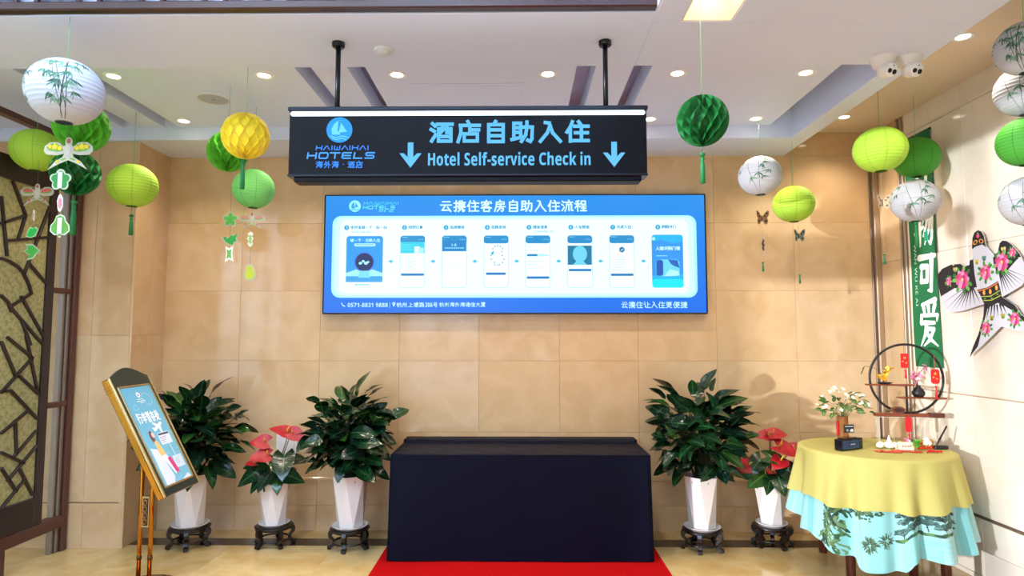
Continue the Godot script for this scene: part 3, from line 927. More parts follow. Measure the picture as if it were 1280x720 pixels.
	# six phones
	for i in 6:
		var o: Vector2 = px.call([500.5, 553, 605.5, 658, 710.5, 763][i], 294.8)
		c_rrect(im, o.x, o.y, 126, 268, 16, rgb(120, 205, 225))
		c_rrect(im, o.x + 2, o.y + 2, 122, 264, 14, rgb(238, 255, 255))
		c_rrect(im, o.x + 1, o.y + 1, 124, 40, 13, rgb(34, 140, 200))
		im.fill_rect(Rect2i(int(o.x) + 2, int(o.y) + 26, 122, 4), rgb(34, 140, 200))
		for k in 3:
			im.fill_rect(Rect2i(int(o.x) + 12 + k * 9, int(o.y) + 8, 6, 3), rgb(170, 235, 250))
			im.fill_rect(Rect2i(int(o.x) + 92 + k * 10, int(o.y) + 20, 5, 3), rgb(170, 235, 250))
		if i == 0:
			im.fill_rect(Rect2i(int(o.x) + 3, int(o.y) + 34, 120, 58), rgb(50, 205, 228))
			c_rrect(im, o.x + 72, o.y + 56, 28, 34, 3, rgb(225, 252, 255))
			c_rrect(im, o.x + 92, o.y + 62, 28, 28, 3, rgb(170, 230, 245))
			for k in 3:
				im.fill_rect(Rect2i(int(o.x) + 10, int(o.y) + 48 + k * 12, 50, 2), rgb(140, 230, 240))
			for k in 7:
				im.fill_rect(Rect2i(int(o.x) + 34, int(o.y) + 110 + k * 10, 20 + (k * 17) % 40, 2), rgb(150, 205, 220))
			c_rrect(im, o.x + 6, o.y + 194, 116, 12, 4, rgb(30, 120, 190))
		elif i == 1:
			im.fill_rect(Rect2i(int(o.x) + 2, int(o.y) + 30, 122, 52), rgb(34, 130, 200))
			c_text(im, "入住", o.x + 46, o.y + 42, 12, 16, 1.8, rgb(190, 250, 255))
			for k in 9:
				im.fill_rect(Rect2i(int(o.x) + 16 + k * 11, int(o.y) + 62, 8, 6), rgb(150, 225, 245))
			for k in 4:
				im.fill_rect(Rect2i(int(o.x) + 8, int(o.y) + 100 + k * 20, 110, 1), rgb(190, 235, 240))
		elif i == 2:
			for k in 16:
				var a := TAU * k / 16.0
				im.fill_rect(Rect2i(int(o.x + 68 + 34 * cos(a) * (1.0 if k % 3 else 0.7)), int(o.y + 100 + 50 * sin(a)), 7, 7), rgb(120, 180, 205))
			c_ellipse(im, o + Vector2(44, 92), 7, 7, rgb(40, 180, 210))
			c_rrect(im, o.x + 12, o.y + 190, 100, 12, 5, rgb(30, 120, 190))
		elif i == 3:
			im.fill_rect(Rect2i(int(o.x) + 8, int(o.y) + 98, 52, 10), rgb(30, 130, 190))
			im.fill_rect(Rect2i(int(o.x) + 60, int(o.y) + 98, 58, 10), rgb(180, 235, 242))
			for k in 7:
				im.fill_rect(Rect2i(int(o.x) + 14, int(o.y) + 60 + k * 18, 30 + (k * 23) % 50, 2), rgb(160, 212, 222))
			c_rrect(im, o.x + 6, o.y + 210, 114, 12, 5, rgb(30, 120, 190))
		elif i == 4:
			im.fill_rect(Rect2i(int(o.x) + 3, int(o.y) + 54, 120, 98), rgb(30, 120, 160))
			c_ellipse(im, o + Vector2(63, 96), 36, 42, rgb(110, 208, 236), 32)
			c_poly(im, [o + Vector2(48, 130), o + Vector2(78, 130), o + Vector2(100, 152), o + Vector2(26, 152)], rgb(110, 208, 236))
			c_rrect(im, o.x + 6, o.y + 172, 114, 12, 5, rgb(30, 120, 190))
		else:
			c_ellipse(im, o + Vector2(63, 74), 14, 14, rgb(30, 110, 170))
			c_line(im, [o + Vector2(57, 74), o + Vector2(62, 79), o + Vector2(70, 69)], 3, rgb(200, 250, 255))
			for k in 6:
				im.fill_rect(Rect2i(int(o.x) + 30 - (k % 2) * 14, int(o.y) + 112 + k * 13, 46 + (k * 19) % 36, 2), rgb(150, 205, 220))
			c_rrect(im, o.x + 6, o.y + 196, 114, 12, 5, rgb(30, 120, 190))
	# last picture: the face-recognition lock
	q = px.call(816, 294.4)
	c_rrect(im, q.x, q.y, 157, 270, 14, rgb(40, 180, 240))
	c_poly(im, [q + Vector2(0, 34), q + Vector2(50, 26), q + Vector2(110, 44), q + Vector2(157, 34), q + Vector2(157, 200), q + Vector2(0, 210)], rgb(52, 150, 236))
	c_rrect(im, q.x, q.y + 226, 157, 44, 14, rgb(20, 225, 255))
	c_ellipse(im, q + Vector2(10, 20), 8, 8, rgb(190, 250, 255))
	c_text(im, "人脸识别门锁", q.x + 20, q.y + 60, 19, 20.5, 2.8, rgb(210, 252, 255))
	im.fill_rect(Rect2i(int(q.x) + 22, int(q.y) + 106, 56, 4), rgb(150, 230, 250))
	c_rrect(im, q.x + 20, q.y + 126, 118, 86, 20, rgb(110, 215, 248))
	c_rrect(im, q.x + 22, q.y + 128, 34, 82, 14, rgb(30, 90, 180))
	c_poly(im, [q + Vector2(80, 126), q + Vector2(128, 130), q + Vector2(138, 170), q + Vector2(112, 160), q + Vector2(96, 150)], rgb(40, 100, 190))
	c_poly(im, [q + Vector2(60, 212), q + Vector2(90, 176), q + Vector2(130, 186), q + Vector2(138, 208)], rgb(176, 236, 252))
	# the line along the bottom
	var line := rgb(190, 236, 255)
	q = px.call(427.5, 379.5)
	c_line(im, [q + Vector2(2, 2), q + Vector2(6, 12), q + Vector2(18, 18)], 5, line)
	q = px.call(435.5, 379.6)
	c_latin(im, "0571-8831 9888", q, 203, 22, line, true)
	q = px.call(488.3, 378.5)
	im.fill_rect(Rect2i(int(q.x), int(q.y), 2, 30), line)
	q = px.call(493.5, 380.5)
	c_ellipse(im, q, 8, 8, line)
	c_poly(im, [q + Vector2(-7, 3), q + Vector2(7, 3), q + Vector2(0, 18)], line)
	c_ellipse(im, q, 3, 3, rgb(28, 116, 246))
	q = px.call(497, 379)
	c_text(im, "杭州上塘路", q.x, q.y, 25, 28.5, 3, line)
	c_latin(im, "386", q + Vector2(143, 1), 37, 23, line, true)
	c_text(im, "号", q.x + 182, q.y, 25, 26, 3, line)
	q = px.call(550.5, 379)
	c_text(im, "杭州海外海通信大厦", q.x, q.y, 23, 26, 2.8, line)
	q = px.call(777, 378.2)
	c_text(im, "云携住让入住更便捷", q.x, q.y, 33, 37, 4, line)
	var m := StandardMaterial3D.new()
	m.albedo_color = Color(0.02, 0.02, 0.03)
	m.roughness = 0.3
	m.emission_enabled = true
	m.emission = Color.WHITE
	m.emission_operator = BaseMaterial3D.EMISSION_OP_MULTIPLY
	m.emission_texture = picture(im)
	m.emission_energy_multiplier = 0.9
	var face := SurfaceTool.new()
	face.begin(Mesh.PRIMITIVE_TRIANGLES)
	var face_at := func(u: float, v: float) -> Vector3:
		return Vector3(-1.59 + 3.18 * u, 0.493 - 0.986 * v, 0.058)
	part("display", sheet(face, 1, 1, face_at), m, t)

# ------------------------------------------------------------------ the sign that hangs over the table

func build_hanging_sign() -> void:
	var t := thing("hanging_sign", "long black illuminated check-in sign hanging on two rods from the soffit", "sign", Vector3(-0.267, 2.58, 2.15), 0.0)
	var black := StandardMaterial3D.new()
	black.albedo_color = rgb(13, 14, 19)
	black.roughness = 0.4
	black.metallic_specular = 0.22
	var rim := mat(rgb(22, 30, 42), 0.3, 0.4)
	part("cabinet", block(-0.91, 0.91, -0.176, 0.176, -0.05, 0.044, 0.005), black, t)
	part("top_cap", block(-0.914, 0.914, 0.156, 0.178, -0.054, 0.062, 0.004), rim, t)
	part("bottom_bead", block(-0.913, 0.913, -0.18, -0.168, -0.052, 0.05, 0.003), rim, t)
	part("bottom_trim", block(-0.882, 0.882, -0.206, -0.18, -0.046, 0.04, 0.004), black, t)
	part("light_tube", block(-0.9, 0.9, 0.132, 0.154, 0.044, 0.06, 0.006), glow(Color(0.86, 0.96, 1.0), 2.6), t)
	var l := AreaLight3D.new()
	l.name = "sign_tube_light"
	t.add_child(l)
	l.position = Vector3(0, 0.143, 0.064)
	l.area_size = Vector2(1.8, 0.02)
	l.rotation.y = PI
	l.light_energy = 0.06
	l.light_color = Color(0.86, 0.96, 1.0)
	l.area_range = 8.0
	l.shadow_enabled = true
	for x in [-0.679, 0.71]:
		var rod := part("rod", tube(smooth(), [Vector3(x, 0.17, 0.0), Vector3(x, 0.535, 0.0)], 0.013, 14), mat(rgb(14, 20, 26), 0.3, 0.3), t)
		part("flange", lathe(smooth(), [[0.0, 0.515], [0.03, 0.515], [0.033, 0.52], [0.033, 0.54]], 24, Vector3(x, 0, 0)), mat(rgb(14, 20, 26), 0.3, 0.3), rod)
	# lettering, a little proud of the face
	var f := 0.044
	var cyan := glow(rgb(100, 196, 255), 0.85)
	var blue := glow(rgb(60, 140, 255), 1.0)
	var s := "酒店自助入住"
	for i in 6:
		var st := flat()
		stroke_mesh(st, s[i], Vector3(-0.455 + 0.267 + 0.138 * i, 2.682 - 2.58, f), 0.112, 0.108, 0.0172, 0.003)
		part("character", st, cyan, t)
	var tm := text_mesh("Hotel Self-service Check in", true, 0.06)
	var bb := tm.get_aabb()
	var words := part("words", tm, cyan, t)
	words.scale = Vector3(0.822 / bb.size.x, 0.07 / bb.size.y, 0.05)
	words.position = Vector3(-0.465 + 0.267 - bb.position.x * words.scale.x, 2.453 - 2.58 - bb.position.y * words.scale.y, f + 0.0015)
	for x in [-0.5545, 0.4765]:
		var y := 2.51 - 2.58
		var arrow := [[-0.014, 0.064], [0.014, 0.064], [0.014, -0.012], [0.034, 0.008], [0.056, 0.008], [0.0, -0.066], [-0.056, 0.008], [-0.034, 0.008], [-0.014, -0.012]]
		part("arrow", prism(flat(), arrow, 0.003, Transform3D(Basis(), Vector3(x + 0.267, y, f))), cyan, t)
	var c := Vector3(-0.919 + 0.267, 2.641 - 2.58, f)
	var round_ := part("logo_disc", prism(flat(), disc(0.066, 40), 0.002, Transform3D(Basis(), c)), glow(rgb(36, 158, 255), 0.9), t)
	var sail := glow(rgb(110, 214, 255), 0.95)
	var r := 0.066
	for poly in [[[-0.08, 0.72], [-0.42, 0.45], [-0.62, 0.05], [-0.55, -0.38], [0.12, -0.38], [-0.14, -0.05]], [[0.14, 0.55], [0.35, 0.2], [0.6, -0.15], [-0.06, -0.22]]]:
		var pts := []
		for p in poly:
			pts.append([p[0] * r, p[1] * r])
		part("logo_sail", prism(flat(), pts, 0.002, Transform3D(Basis(), c + Vector3(0, 0, 0.002))), sail, round_)
	for k in 2:
		var pts := []
		for i in 15:
			var x := -0.8 + 1.6 * i / 14.0
			pts.append(c + Vector3(x * (0.92 - 0.2 * k) * r, (-0.55 - 0.17 * k + 0.06 * sin(x * 6.0)) * r, 0.003))
		part("logo_wave", tube(smooth(), pts, 0.0022, 6), sail, round_)
	for w in [["HAIWAIHAI", -1.04, 2.558, 0.276, 0.02, 0.0042, blue], ["HOTELS", -1.086, 2.522, 0.354, 0.028, 0.0066, glow(rgb(72, 160, 255), 1.0)]]:
		var word: String = w[0]
		var st := flat()
		var run := wordmark_run(word, w[3])
		for i in word.length():
			stroke_mesh(st, word[i], Vector3(w[1] + 0.267 + run[i][0], w[2] - 2.58, f), run[i][1], w[4], w[5], 0.003)
		part("wordmark", st, w[6], t)
	var st2 := flat()
	var name_ := "海外海·酒店"
	for i in 6:
		stroke_mesh(st2, name_[i], Vector3(-1.034 + 0.267 + 0.0405 * i, 2.479 - 2.58, f), 0.033, 0.035, 0.0038, 0.003)
	part("wordmark", st2, blue, t)

# ------------------------------------------------------------------ potted plants

func leaf_mesh(length: float, width: float, droop: float, fold: float, heart := 0.0, wave := 0.0) -> ArrayMesh:
	# a blade along +z from its base, drooping towards -y, with a raised fold along the midrib
	var f := func(u: float, v: float) -> Vector3:
		var side := u * 2.0 - 1.0
		var w := pow(maxf(0.0, sin(PI * pow(clampf(v, 0.0, 1.0), 0.9))), 0.62) * (1.0 - 0.2 * v) * width
		if heart > 0.0:
			w = width * pow(sin(PI * clampf(0.16 + 0.84 * v, 0.0, 1.0)), 0.8) * (1.0 - 0.3 * v)
		if v > 0.999:
			w = 0.0
		var z := v * length - heart * absf(side) * length * 0.3 * (1.0 - v)
		var y := -droop * v * v * length + fold * absf(side) * w + wave * sin(v * 9.0 + side * 2.0) * w
		return Vector3(side * w * 0.5, y, z)
	var st := sheet(smooth(), 4, 8, f)
	st.generate_normals()
	return st.commit()

func leaf_material(a: Color, b: Color, vein: Color) -> StandardMaterial3D:
	var im := Image.create(64, 128, false, Image.FORMAT_RGB8)
	for y in 128:
		for x in 64:
			var s := absf(x - 31.5) / 31.5
			var rib := 0.5 + 0.5 * sin((y * 0.55 - s * 16.0))
			var c := a.lerp(b, 0.35 * rib + 0.4 * (1.0 - s) * (0.5 + 0.5 * sin(y * 0.13)))
			if s < 0.06:
				c = c.lerp(vein, 0.7)
			im.set_pixel(x, y, c)
	var m := StandardMaterial3D.new()
	m.albedo_texture = picture(im)
	m.roughness = 0.22
	m.backlight_enabled = true
	m.backlight = Color(0.08, 0.14, 0.03)
	return m

func make_pot(parent: Node3D, top: float, bottom: float, height: float, m: Material, turn: float) -> void:
	# six-sided pot whose faces twist into long triangles
	var st := flat()
	var n := 6
	var up := []
	var down := []
	for k in n:
		var a := TAU * k / n + turn
		up.append(Vector3(cos(a) * top, height, sin(a) * top))
		var a2 := a + PI / n
		down.append(Vector3(cos(a2) * bottom, 0.0, sin(a2) * bottom))
	for k in n:
		var k2 := (k + 1) % n
		tri(st, up[k], up[k2], down[k], up[k] + down[k])
		tri(st, up[k2], down[k], down[k2], up[k2] + down[k])
		var a: Vector3 = up[k] * Vector3(0.93, 1, 0.93)
		var b: Vector3 = up[k2] * Vector3(0.93, 1, 0.93)
		quad(st, up[k], up[k2], b, a, Vector3.UP)
		var a3 := a - Vector3(0, 0.06, 0)
		var b3 := b - Vector3(0, 0.06, 0)
		quad(st, a, b, b3, a3, -a)
		tri(st, down[k], down[k2], Vector3.ZERO, Vector3.DOWN)
	part("pot", st, m, parent)
	part("soil", lathe(smooth(), [[0.0, height - 0.022], [top * 0.5, height - 0.018], [top * 0.86, height - 0.03], [top * 0.84, height - 0.06]], 18), mat(rgb(34, 24, 18), 0.95), parent)
	part("saucer", lathe(smooth(), [[0.0, -0.012], [bottom * 1.15, -0.012], [bottom * 1.36, 0.012], [bottom * 1.4, 0.012], [bottom * 1.36, 0.006], [bottom * 1.15, -0.004], [0.0, -0.003]], 36), m, parent)

func make_stand(label: String, at: Vector3, r: float, turn: float) -> Node3D:
	var t := thing("plant_stand", label, "stand", at, turn, "carved dark wooden plant stands")
	var wood := mat(rgb(24, 13, 12), 0.3)
	part("seat_ring", lathe(smooth(), [[0.0, 0.138], [r * 0.9, 0.138], [r * 0.97, 0.14], [r, 0.145], [r * 0.96, 0.15], [r * 0.6, 0.15], [0.0, 0.15]], 40), wood, t)
	part("apron", lathe(smooth(), [[r * 0.8, 0.139], [r * 0.86, 0.124], [r * 0.82, 0.124], [r * 0.78, 0.139]], 40), wood, t)
	part("foot_ring", lathe(smooth(), [[r * 0.76, 0.044], [r * 0.86, 0.044], [r * 0.86, 0.054], [r * 0.76, 0.054], [r * 0.76, 0.044]], 40), wood, t)
	var side := [[0.0, 0.14], [0.028, 0.14], [0.04, 0.118], [0.036, 0.09], [0.012, 0.068], [0.008, 0.05], [0.02, 0.034], [0.042, 0.026], [0.044, 0.008], [0.03, 0.0], [0.012, 0.0], [0.014, 0.012], [-0.006, 0.024], [-0.014, 0.046], [-0.008, 0.074], [0.014, 0.1], [-0.002, 0.118]]
	for k in 5:
		var a := TAU * k / 5.0
		var b := Basis(Vector3.UP, -a)
		part("leg", prism(flat(), side, 0.03, Transform3D(b, b * Vector3(r * 0.8, 0, -0.015))), wood, t)
	return t

func make_bush(label: String, at: Vector3, seed_: int, count: int, rx: float, ry: float, leaves: Array, greens: Array, pot_m: Material, lo: float, hi: float) -> void:
	var t := thing("potted_plant", label, "plant", at, 0.0, "large leafy plants in white pots")
	make_pot(t, 0.136, 0.098, 0.38, pot_m, 0.2 + seed_ * 0.35)
	var g := RandomNumberGenerator.new()
	g.seed = seed_ * 131
	var stems := smooth()
	var mid := Vector3(0, 0.38 + ry * 0.93, 0)
	for k in count:
		# spread evenly over a sphere, sunk to different depths
		var y := 1.0 - 1.86 * (k + 0.5) / count
		var a := k * 2.39996 + g.randf_range(-0.3, 0.3)
		var depth := g.randf_range(0.5, 0.98) if k % 5 else g.randf_range(0.95, 1.1)
		if k % 7 == 3:
			depth = g.randf_range(0.2, 0.5)
		var rr := sqrt(maxf(0.0, 1.0 - y * y))
		var d := Vector3(cos(a) * rr, y, sin(a) * rr)
		var bulge: float = 1.0 - 0.22 * clampf(-y, 0.0, 1.0)
		var p := mid + Vector3(d.x * rx * bulge, d.y * ry, d.z * rx * bulge * 0.92) * depth
		var swirl := g.randf_range(-0.9, 0.9)
		var dir := (d * Vector3(1, 0.6, 1) + Vector3(-d.z, 0, d.x) * swirl + Vector3(0, g.randf_range(0.1, 0.8), 0)).normalized()
		if y < -0.2:
			dir = (d * Vector3(1, 0.3, 1) + Vector3(-d.z, 0, d.x) * swirl + Vector3(0, g.randf_range(-0.1, 0.5), 0)).normalized()
		p.y = maxf(p.y, 0.42 + g.randf() * 0.03)
		var o := MeshInstance3D.new()
		o.name = "leaf"
		o.mesh = leaves[g.randi() % leaves.size()]
		o.material_override = greens[g.randi() % greens.size()]
		t.add_child(o, true)
		var side := dir.cross(Vector3.UP)
		side = side.normalized() if side.length() > 0.05 else Vector3.RIGHT
		var up := side.cross(dir).normalized()
		var roll := g.randf_range(-0.9, 0.9)
		var sc := g.randf_range(0.78, 1.18)
		var b := Basis(-side, up, dir).rotated(dir, roll).scaled_local(Vector3.ONE * sc)
		o.transform = Transform3D(b, p - dir * 0.08 * sc)
		# no leaf reaches into the wall behind, the table beside or its neighbour
		var bb: AABB = o.transform * o.mesh.get_aabb()
		o.position.z += maxf(0.0, 0.035 - at.z - bb.position.z)
		o.position.x += maxf(0.0, lo - at.x - bb.position.x) - maxf(0.0, at.x + bb.end.x - hi)
		if at.y + bb.position.y < 0.79 and absf(at.x) < 1.5:
			if at.x < 0.0:
				o.position.x -= maxf(0.0, at.x + bb.end.x + 0.975)
			else:
				o.position.x += maxf(0.0, 0.975 - at.x - bb.position.x)
		if k % 2 == 0:
			var s0 := Vector3(cos(a) * 0.05 * g.randf(), 0.36, sin(a) * 0.05 * g.randf())
			var e := p - dir * 0.08 * sc
			var m := s0.lerp(e, 0.5) + Vector3(0, 0.05, 0) - Vector3(d.x, 0, d.z) * 0.05
			tube(stems, [s0, m, e], [0.0045, 0.0035, 0.0022], 5, false)
	part("stems", stems, mat(rgb(22, 44, 20), 0.5), t)

func make_anthurium(label: String, at: Vector3, seed_: int, pot_m: Material, leaves: Array, greens: Array, flowers: Array, spots: Array) -> void:
	var t := thing("anthurium", label, "plant", at, 0.0, "red anthuriums in white pots")
	make_pot(t, 0.126, 0.084, 0.315, pot_m, 0.5 + seed_)
	var g := RandomNumberGenerator.new()
	g.seed = seed_ * 977 + 5
	var root := Vector3(0, 0.29, 0)
	var stems := smooth()
	for e in spots:
		var p := Vector3(e[0], e[1], e[2])
		var heading: float = e[3]
		var tilt: float = e[4]
		var dir := Vector3(cos(heading) * cos(tilt), sin(tilt), sin(heading) * cos(tilt))
		var o := MeshInstance3D.new()
		o.name = "flower" if e[5] == 1 else "leaf"
		o.mesh = flowers[0] if e[5] == 1 else leaves[g.randi() % leaves.size()]
		o.material_override = flowers[1] if e[5] == 1 else greens[g.randi() % greens.size()]
		t.add_child(o, true)
		var side := dir.cross(Vector3.UP).normalized()
		var up := side.cross(dir).normalized()
		o.transform = Transform3D(Basis(-side, up, dir).rotated(dir, 0.75 * cos(heading) + g.randf_range(-0.3, 0.3)).scaled_local(Vector3.ONE * e[6]), p)
		if e[5] == 1:
			var sp := part("spadix", tube(smooth(), [Vector3(0, 0.002, 0.01), Vector3(0, 0.03, 0.018), Vector3(0, 0.058, 0.014)], [0.006, 0.0055, 0.003], 8), mat(rgb(236, 186, 60), 0.5), o)
			sp.set_meta("label", "yellow spadix")
		tube(stems, [root + Vector3(p.x, 0, p.z) * 0.15, root.lerp(p, 0.55) + Vector3(0, 0.03, 0), p], [0.005, 0.004, 0.003], 6, false)
	part("stems", stems, mat(rgb(92, 96, 44), 0.5), t)

func build_plants() -> void:
	var china := StandardMaterial3D.new()
	china.albedo_color = rgb(236, 226, 220)
	china.roughness = 0.18
	var leaves := [leaf_mesh(0.185, 0.13, 0.45, 0.1, 0.0, 0.06), leaf_mesh(0.17, 0.12, 0.75, 0.12, 0.0, 0.08), leaf_mesh(0.195, 0.135, 0.6, 0.08, 0.0, 0.06), leaf_mesh(0.15, 0.1, 0.25, 0.14, 0.0, 0.05)]
	var greens := [leaf_material(rgb(14, 40, 22), rgb(26, 66, 34), rgb(70, 110, 60)), leaf_material(rgb(18, 50, 24), rgb(34, 82, 36), rgb(86, 126, 66)), leaf_material(rgb(12, 34, 24), rgb(22, 56, 36), rgb(60, 96, 60)), leaf_material(rgb(30, 66, 24), rgb(56, 106, 38), rgb(104, 142, 70))]
	greens.append_array([greens[0], greens[1], greens[2], greens[0]])
	var bushes := [["large leafy plant in a white pot behind the tilted poster stand", -2.52, 0.4], ["large leafy plant in a white pot between the anthurium and the navy table", -1.29, 0.42], ["large leafy plant in a white pot beside the navy table, towards the round table", 1.37, 0.42]]
	var standing := ["carved dark wooden stand under the plant behind the poster stand", "carved dark wooden stand under the leafy plant next to the red carpet and socket box", "carved dark wooden stand under the leafy plant on the round table side"]
	for i in 3:
		var b: Array = bushes[i]
		make_stand(standing[i], Vector3(b[1], 0, b[2]), 0.15, i * 0.9)
		make_bush(b[0], Vector3(b[1], 0.162, b[2]), i + 3, 175, [0.37, 0.385, 0.415][i], [0.335, 0.345, 0.36][i], leaves, greens, china, [-2.97, -1.67, 0.8][i], [-2.05, -0.8, 1.77][i])
	var wide := [leaf_mesh(0.19, 0.17, 0.3, 0.08, 1.0, 0.03), leaf_mesh(0.165, 0.15, 0.5, 0.1, 1.0, 0.04)]
	var red := StandardMaterial3D.new()
	red.albedo_color = rgb(172, 10, 30)
	red.roughness = 0.38
	red.backlight_enabled = true
	red.backlight = Color(0.12, 0.01, 0.02)
	var spathe := [leaf_mesh(0.13, 0.145, 0.2, 0.1, 1.0, 0.03), red]
	make_stand("carved dark wooden stand under the anthurium by the socket box", Vector3(-1.89, 0, 0.36), 0.145, 0.4)
	make_stand("carved dark wooden stand under the anthurium next to the round table", Vector3(1.93, 0, 0.32), 0.145, 1.2)
	# x, y, z, heading (0 = +x, PI/2 = towards the room), tilt, 1 for a flower, size
	make_anthurium("red anthurium in a white pot in front of the white socket box", Vector3(-1.89, 0.162, 0.36), 2, china, wide, greens, spathe, [
		[-0.05, 0.62, 0.06, 2.9, 0.1, 1, 1.0], [0.10, 0.68, 0.02, 2.9, 0.45, 1, 1.15], [0.13, 0.69, 0.04, 0.2, -0.35, 1, 0.95], [-0.02, 0.53, 0.1, 2.6, 0.0, 1, 1.05], [-0.12, 0.47, 0.1, 3.0, 0.1, 1, 0.6],
		[0.1, 0.53, 0.1, 1.3, -0.6, 0, 1.1], [0.05, 0.48, 0.12, 0.9, -0.3, 0, 0.9], [-0.06, 0.47, 0.06, 3.1, 0.05, 0, 1.15], [-0.08, 0.42, 0.08, 2.6, -0.35, 0, 1.15], [0.06, 0.4, 0.1, 0.1, -0.15, 0, 1.15],
		[0.0, 0.4, 0.1, 1.9, -0.5, 0, 0.9], [0.04, 0.38, 0.08, 1.2, -0.5, 0, 0.9], [0.0, 0.42, -0.1, -1.4, 0.1, 0, 1.1], [0.08, 0.46, -0.08, -0.6, 0.2, 0, 1.0], [-0.06, 0.36, 0.08, 2.0, -0.4, 0, 0.8], [0.12, 0.4, 0.02, 0.5, 0.3, 1, 0.5]])
	make_anthurium("red anthurium in a white pot half behind the round table's cloths", Vector3(1.93, 0.162, 0.32), 3, china, wide, greens, spathe, [
		[0.0, 0.68, 0.04, 0.1, 0.1, 1, 0.95], [0.0, 0.66, 0.0, 3.0, 0.1, 1, 0.9], [0.02, 0.6, 0.1, 0.4, -0.3, 1, 1.25], [0.04, 0.5, 0.12, 2.4, -0.3, 1, 1.0], [0.14, 0.56, 0.06, 0.2, 0.15, 1, 1.1], [-0.18, 0.46, 0.08, 2.8, -0.3, 1, 1.0], [-0.04, 0.42, 0.14, 2.2, 0.1, 1, 0.6],
		[-0.06, 0.52, 0.1, 0.4, 0.0, 0, 1.0], [-0.1, 0.5, 0.08, 2.6, -0.6, 0, 0.9], [0.06, 0.44, 0.12, 0.7, -0.5, 0, 1.1], [0.1, 0.4, 0.08, 0.1, -0.2, 0, 1.1], [0.0, 0.4, 0.12, 1.6, -0.5, 0, 1.0], [-0.08, 0.39, 0.1, 2.5, -0.3, 0, 1.0],
		[-0.12, 0.4, 0.04, 3.1, 0.0, 0, 1.0], [0.02, 0.42, -0.1, -1.3, 0.2, 0, 1.0], [0.05, 0.37, 0.1, 1.1, -0.4, 0, 0.8], [-0.05, 0.36, 0.11, 1.9, -0.4, 0, 0.8]])

# ------------------------------------------------------------------ the round table and what stands on it

func cloth_fold(a: float, depth: float) -> float:
	# how far the cloth stands out from the table edge, by angle and drop
	var f := 0.5 + 0.4 * sin(a * 15.0 + 0.6) + 0.28 * sin(a * 9.0 + 2.0) + 0.2 * sin(a * 23.0)
	return depth * (0.03 + 0.2 * f)

